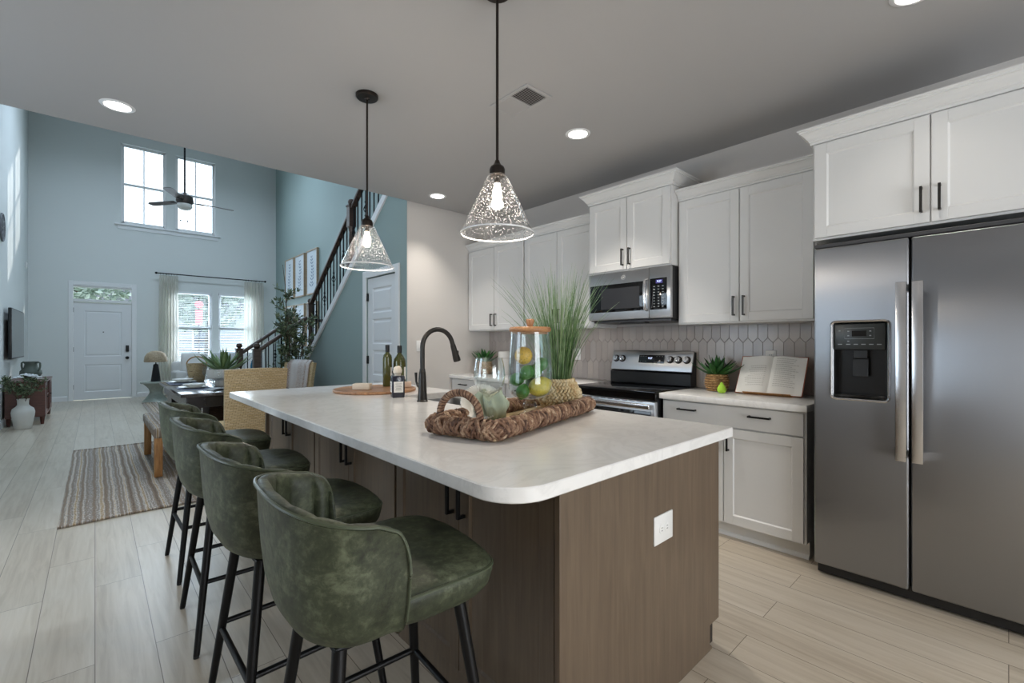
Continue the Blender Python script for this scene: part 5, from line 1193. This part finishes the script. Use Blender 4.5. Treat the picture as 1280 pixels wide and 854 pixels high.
b.tube([(.012, .20*math.cos(2*PI*k/40), .20*math.sin(2*PI*k/40)) for k in range(40)], .013, 8, closed=True); b.build('carving', GA, T)

# ------------------------------------------------------------------ front window: curtains, rod, blinds, sofa, lamp
T = thing('curtain_rod', 'black curtain rod above the front windows', 'curtain rod', (2.25, FY-.13, 2.945)); MB().tube([(-1.16, 0, 0), (1.16, 0, 0)], .013, 10).build('rod', BLACK, T)
for s in (-1, 1):
    MB().ball((s*1.175, 0, 0), .028, n=14, k=8).build('finial', BLACK, T); MB().box(s*.97-.01, s*.97+.01, 0, .13, -.012, .0).build('bracket', BLACK, T, smooth=0)
t = NT('sheer linen curtain'); tl_ = t.n('ShaderNodeBsdfTranslucent', {'Color': srgb(226, 224, 216)}); df = t.n('ShaderNodeBsdfDiffuse', {'Color': srgb(222, 219, 210)}); tp = t.n('ShaderNodeBsdfTransparent')
m1 = t.n('ShaderNodeMixShader', {0: .45, 1: df.outputs[0], 2: tl_.outputs[0]}); m2 = t.n('ShaderNodeMixShader', {0: .22, 1: m1.outputs[0], 2: tp.outputs[0]}); t.set(t.out.inputs['Surface'], m2.outputs[0]); SHEER = t.m
def curtain(label, x0, x1, ph):
    T = thing('curtain', label, 'curtain', ((x0+x1)/2, FY-.13, 0), 0, 'sheer curtains at the front windows'); hw = (x1-x0)/2; b = MB()
    def f(i, j): u = i/90; v = j/12; sp = 1 + .10*v; return ((-hw+2*hw*u)*sp, (.034+.008*v)*math.sin(u*PI*2*6.5+ph+.5*math.sin(v*3)), 2.90-2.885*v)
    b.grid(f, 91, 13); b.build('panel', SHEER, T, smooth=180)
    b = MB()
    for k in range(7): x = -hw+2*hw*(k+.5)/7; b.tube([(x+.0, .021*math.cos(2*PI*q/14), 2.945-.004+.021*math.sin(2*PI*q/14)) for q in range(14)], .0028, 5, closed=True); b.tube([(x, 0, 2.922), (x, 0, 2.895)], .002, 5)
    b.build('ring_clips', BLACK, T)
curtain('sheer off-white curtain at the left of the front windows', 1.13, 1.50, 0); curtain('sheer off-white curtain at the right of the front windows, by the teal wall', 2.93, 3.38, 1.3)
SLAT = simple('white blind slat', srgb(228, 230, 232), .5)
for i, (x0, x1, z0, z1) in enumerate(LW):
    T = thing('window_blind', 'white horizontal blind in the %s front window' % ('left lower' if i == 0 else 'right lower'), 'blind', ((x0+x1)/2, FY+.015, z0)); hw = (x1-x0)/2-.012; b = MB(); z = .03
    while z < z1-z0-.06: b.extr([(-.021, z-.004), (.021, z+.004), (.021, z+.0065), (-.021, z-.0015)], 0, -hw, hw); z += .044
    b.build('slats', SLAT, T, smooth=0); MB().box(-hw, hw, -.025, .022, z1-z0-.055, z1-z0-.002).build('head_rail', SLAT, T, smooth=0); MB().box(-hw, hw, -.018, .018, .002, .02).build('bottom_rail', SLAT, T, smooth=0)
    b = MB()
    for dx in (-hw*.6, hw*.6): b.box(dx-.001, dx+.001, -.0225, -.0215, .02, z1-z0-.05)
    b.build('cords', SLAT, T, smooth=0)
SF = thing('sofa', 'off-white sofa under the front windows', 'sofa', (2.32, 12.87, 0)); hw = 1.0
MB().rbox(-hw, hw, -.42, .42, .10, .40, .03, 3).build('base', SOFA_F, SF); MB().rbox(-hw, hw, .20, .44, .30, .84, .06, 4).build('back_frame', SOFA_F, SF)
for s in (-1, 1): MB().rbox(s*(hw-.10)-.11, s*(hw-.10)+.11, -.43, .43, .20, .64, .05, 4).build('arm', SOFA_F, SF)
for s in (-1, 1):
    MB().rbox(s*.42-.41, s*.42+.41, -.44, .22, .39, .54, .05, 4).build('seat_cushion', SOFA_F, SF); MB().rbox(s*.42-.41, s*.42+.41, .04, .24, .52, .93, .07, 4).build('back_cushion', SOFA_F, SF)
for sx in (-1, 1):
    for sy in (-.34, .34): MB().cyl((sx*.95, sy, 0), .025, .105, 12).build('foot', DARK_WOOD, SF)
def pillow(label, loc, rz, tilt, m, s=.25):
    b = MB(); b.X = M.Rotation(tilt, 4, 'X')
    def f(i, j, sg): u = -1+2*i/16; v = -1+2*j/16; e = (1-u**4)*(1-v**4); pin = 1-.10*(1-abs(u))*abs(v)**3-.0; return (u*s*(1-.08*(1-v*v)*0+.0)*pin, sg*.085*e**.6, v*s*(1-.10*(1-abs(v))*abs(u)**3))
    b.grid(lambda i, j: f(i, j, 1), 17, 17); b.grid(lambda i, j: f(i, j, -1), 17, 17)
    return tag(b.build('pillow', m, None, loc, rz, smooth=180), label, 'pillow', 'sofa pillows')
pillow('white square pillow at the left arm of the sofa', (1.66, 12.60, .80), R(-20), R(-18), LINEN); pillow('grey-white pillow in the middle of the sofa', (2.28, 12.58, .80), R(6), R(-18), simple('pale grey pillow cloth', srgb(186, 188, 188), .9)); pillow('white pillow near the right arm of the sofa', (2.92, 12.60, .80), R(12), R(-18), LINEN)
T = thing('side_table', 'hourglass grey-green side table beside the left curtain', 'side table', (.98, 12.58, 0)); MS = simple('mottled grey green stone', srgb(158, 166, 158), .6, var=.3, scale=22, bump=.15)
b = MB()
def hg(i, j): a = 2*PI*i/28; u = j/16; r_ = .11+.11*abs(2*u-1)**1.6; q = 1+.10*math.cos(4*(a+u*1.2)); return (r_*q*math.cos(a), r_*q*math.sin(a), .005+.395*u)
b.grid(hg, 28, 17, cu=True); b.add([hg(i, 0) for i in range(28)], [tuple(range(28))]); b.build('pedestal', MS, T); MB().lathe([(0, .398), (.262, .398), (.27, .405), (.27, .428), (.262, .434), (0, .434)], 40).build('top', MS, T)
T = thing('table_lamp', 'table lamp with tan dome shade and black cone base', 'lamp', (.98, 12.58, .4345)); MB().lathe([(0, 0), (.085, 0), (.088, .006), (.045, .37), (.02, .38), (.010, .39), (.010, .47), (0, .47)], 32).build('base', simple('black lamp base', srgb(22, 24, 30), .5), T)
MB().lathe([(.206, .425), (.208, .45), (.195, .54), (.155, .615), (.09, .658), (0, .672), (0, .666), (.09, .651), (.15, .61), (.189, .538), (.202, .45), (.202, .425)], 40).build('dome_shade', straw('tan woven lamp shade', [srgb(120, 102, 82), srgb(164, 146, 120), srgb(196, 180, 154)], 40, (1, 1, 2), .4), T)
T = thing('console_table', 'slim white table behind the far stair railing', 'table', (2.25, 9.95, .0)); MB().rbox(-.42, .42, -.17, .17, .66, .695, .004, 2).build('top', TRIM, T)
for sx in (-1, 1):
    for sy in (-1, 1): MB().box(sx*.37-.02, sx*.37+.02, sy*.13-.02, sy*.13+.02, .0125, .66).build('leg', TRIM, T, bevel=.002)
o = MB().lathe([(0, 0), (.06, 0), (.085, .05), (.09, .14), (.07, .24), (.04, .29), (.045, .33), (.038, .33), (.03, .28), (0, .26)], 32).build('blue_vase', simple('teal blue glaze', srgb(38, 98, 126), .2, var=.2), None, (2.31, 9.93, .6955)); tag(o, 'teal blue glazed vase seen through the lower stair railing', 'vase')
o = MB().lathe([(0, 0), (.055, 0), (.07, .04), (.07, .20), (.045, .26), (.05, .30), (.04, .30), (.035, .25), (0, .24)], 32).build('white_vase', CERAMIC, None, (2.06, 9.95, .6955)); tag(o, 'white ceramic vase left of the teal blue vase', 'vase')
# framed botanical prints on the teal wall
INKB = simple('blue grey ink', srgb(124, 142, 160), .8); PAP = simple('pale blue art paper', srgb(206, 214, 220), .7)
for r_, (z0, z1) in enumerate(((2.40, 3.43), (1.19, 2.22))):
    for c_, yc in enumerate((12.50, 11.71, 10.86)):
        T = thing('framed_print', '%s framed pale botanical print in the %s row on the teal wall' % (('leftmost', 'middle', 'rightmost')[c_], ('upper', 'lower')[r_]), 'picture', (TX, yc, (z0+z1)/2), 0, 'botanical prints on the teal wall'); hw = .345; hh = (z1-z0)/2
        b = MB().box(-.055, -.001, -hw, -hw+.025, -hh, hh).box(-.055, -.001, hw-.025, hw, -hh, hh).box(-.055, -.001, -hw+.025, hw-.025, -hh, -hh+.025).box(-.055, -.001, -hw+.025, hw-.025, hh-.025, hh); b.build('frame', FRAME_WOOD, T, bevel=.002)
        art = MB().box(-.04, -.036, -hw+.025, hw-.025, -hh+.025, hh-.025).build('art_sheet', PAP, T, smooth=0); b = MB(); rnd = random.Random(r_*3+c_)
        pts = [(-.0406, .03*math.sin(k*.6+c_), -.34+.075*k) for k in range(10)]
        for p, q in zip(pts, pts[1:]): b.add([(p[0], p[1]-.004, p[2]), (p[0], p[1]+.004, p[2]), (q[0], q[1]+.004, q[2]), (q[0], q[1]-.004, q[2])], [(0, 1, 2, 3)])
        for k, p in enumerate(pts):
            for s in (-1, 1):
                L_ = rnd.uniform(.10, .19)*(1-.05*k); e = V((0, s*L_*.85, L_*.5)); q = V(p); nn = V((0, -e.z, e.y)).normalized()*.022
                b.add([tuple(q), tuple(q+e*.5+nn), tuple(q+e), tuple(q+e*.5-nn)], [(0, 1, 2, 3)])
        b.build('leaf_drawing', INKB, art, smooth=0)

# ------------------------------------------------------------------ outside the front windows
b = MB().box(-30, 34, FY+.14, 60, -.35, -.15); struct('ground_lawn', b, simple('lawn', srgb(112, 124, 84), .9, var=.25, scale=3), smooth=0)
H = thing('neighbour_house', 'pale grey house across the street outside the front windows', 'house', (6.5, 34, -.15)); SID = simple('pale grey siding', srgb(176, 182, 190), .7)
b = MB().box(-9, 9, 0, 8, 0, 3.6)
for k in range(18): b.extr([(-.03, .2*k), (-.002, .2*k+.19), (0, .2*k)], 0, -9, 9)
b.build('wall', SID, H, smooth=0); b = MB().extr([(-.6, 3.5), (4, 6.2), (8.6, 3.5)], 0, -9.5, 9.5).build('roof', simple('grey roof shingles', srgb(98, 98, 104), .9, var=.2, scale=14), H, smooth=0)
for k in range(6):
    x = -7.5+3*k; f_ = MB().box(x-.6, x+.6, -.08, .0, 1.0, 2.6).build('window', TRIM, H, smooth=0); MB().box(x-.5, x+.5, -.09, -.08, 1.08, 2.52).build('pane', simple('dark pane', srgb(70, 82, 96), .1), f_, smooth=0)
def yard_tree(label, x, y, h, r, seed):
    T = thing('yard_tree', label, 'tree', (x, y, -.16), 0, 'trees outside the front windows'); rnd = random.Random(seed); MB().tube([(0, 0, 0), (.1, 0, h*.4), (0, .05, h*.75)], [.16, .12, .05], 8).build('trunk', BARK, T); lb = MB()
    for i in range(1500):
        v = V((rnd.gauss(0, 1), rnd.gauss(0, 1), rnd.gauss(0, 1))); v = v.normalized()*r*rnd.random()**.4; leaf_cluster(lb, V((v.x, v.y, h*.62+v.z*1.1)), V((rnd.gauss(0, 1), rnd.gauss(0, 1), rnd.gauss(0, 1))), .30, .09, rnd)
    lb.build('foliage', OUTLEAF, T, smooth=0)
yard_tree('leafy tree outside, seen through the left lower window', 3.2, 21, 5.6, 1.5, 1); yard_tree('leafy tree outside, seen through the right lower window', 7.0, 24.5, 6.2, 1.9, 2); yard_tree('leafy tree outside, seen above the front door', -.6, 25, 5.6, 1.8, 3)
T = thing('yard_sign', 'red hanging yard sign outside the left lower window', 'sign', (2.16, 15.4, -.16)); MB().cyl((.0, .04, 0), .02, 2.7, 10).build('post', BLACK, T); RED = simple('faded red sign', srgb(224, 128, 134), .6)
b = MB(); b.X = M.Translation((0, 0, 2.52)) @ M.Rotation(R(90), 4, 'X'); b.cyl((0, 0, -.012), .11, .024, 8); b.build('upper_panel', RED, T, smooth=0); MB().extr([(-.08, 1.95), (.08, 1.95), (.09, 2.38), (-.09, 2.38)], 1, -.012, .012).build('lower_panel', RED, T, smooth=0)
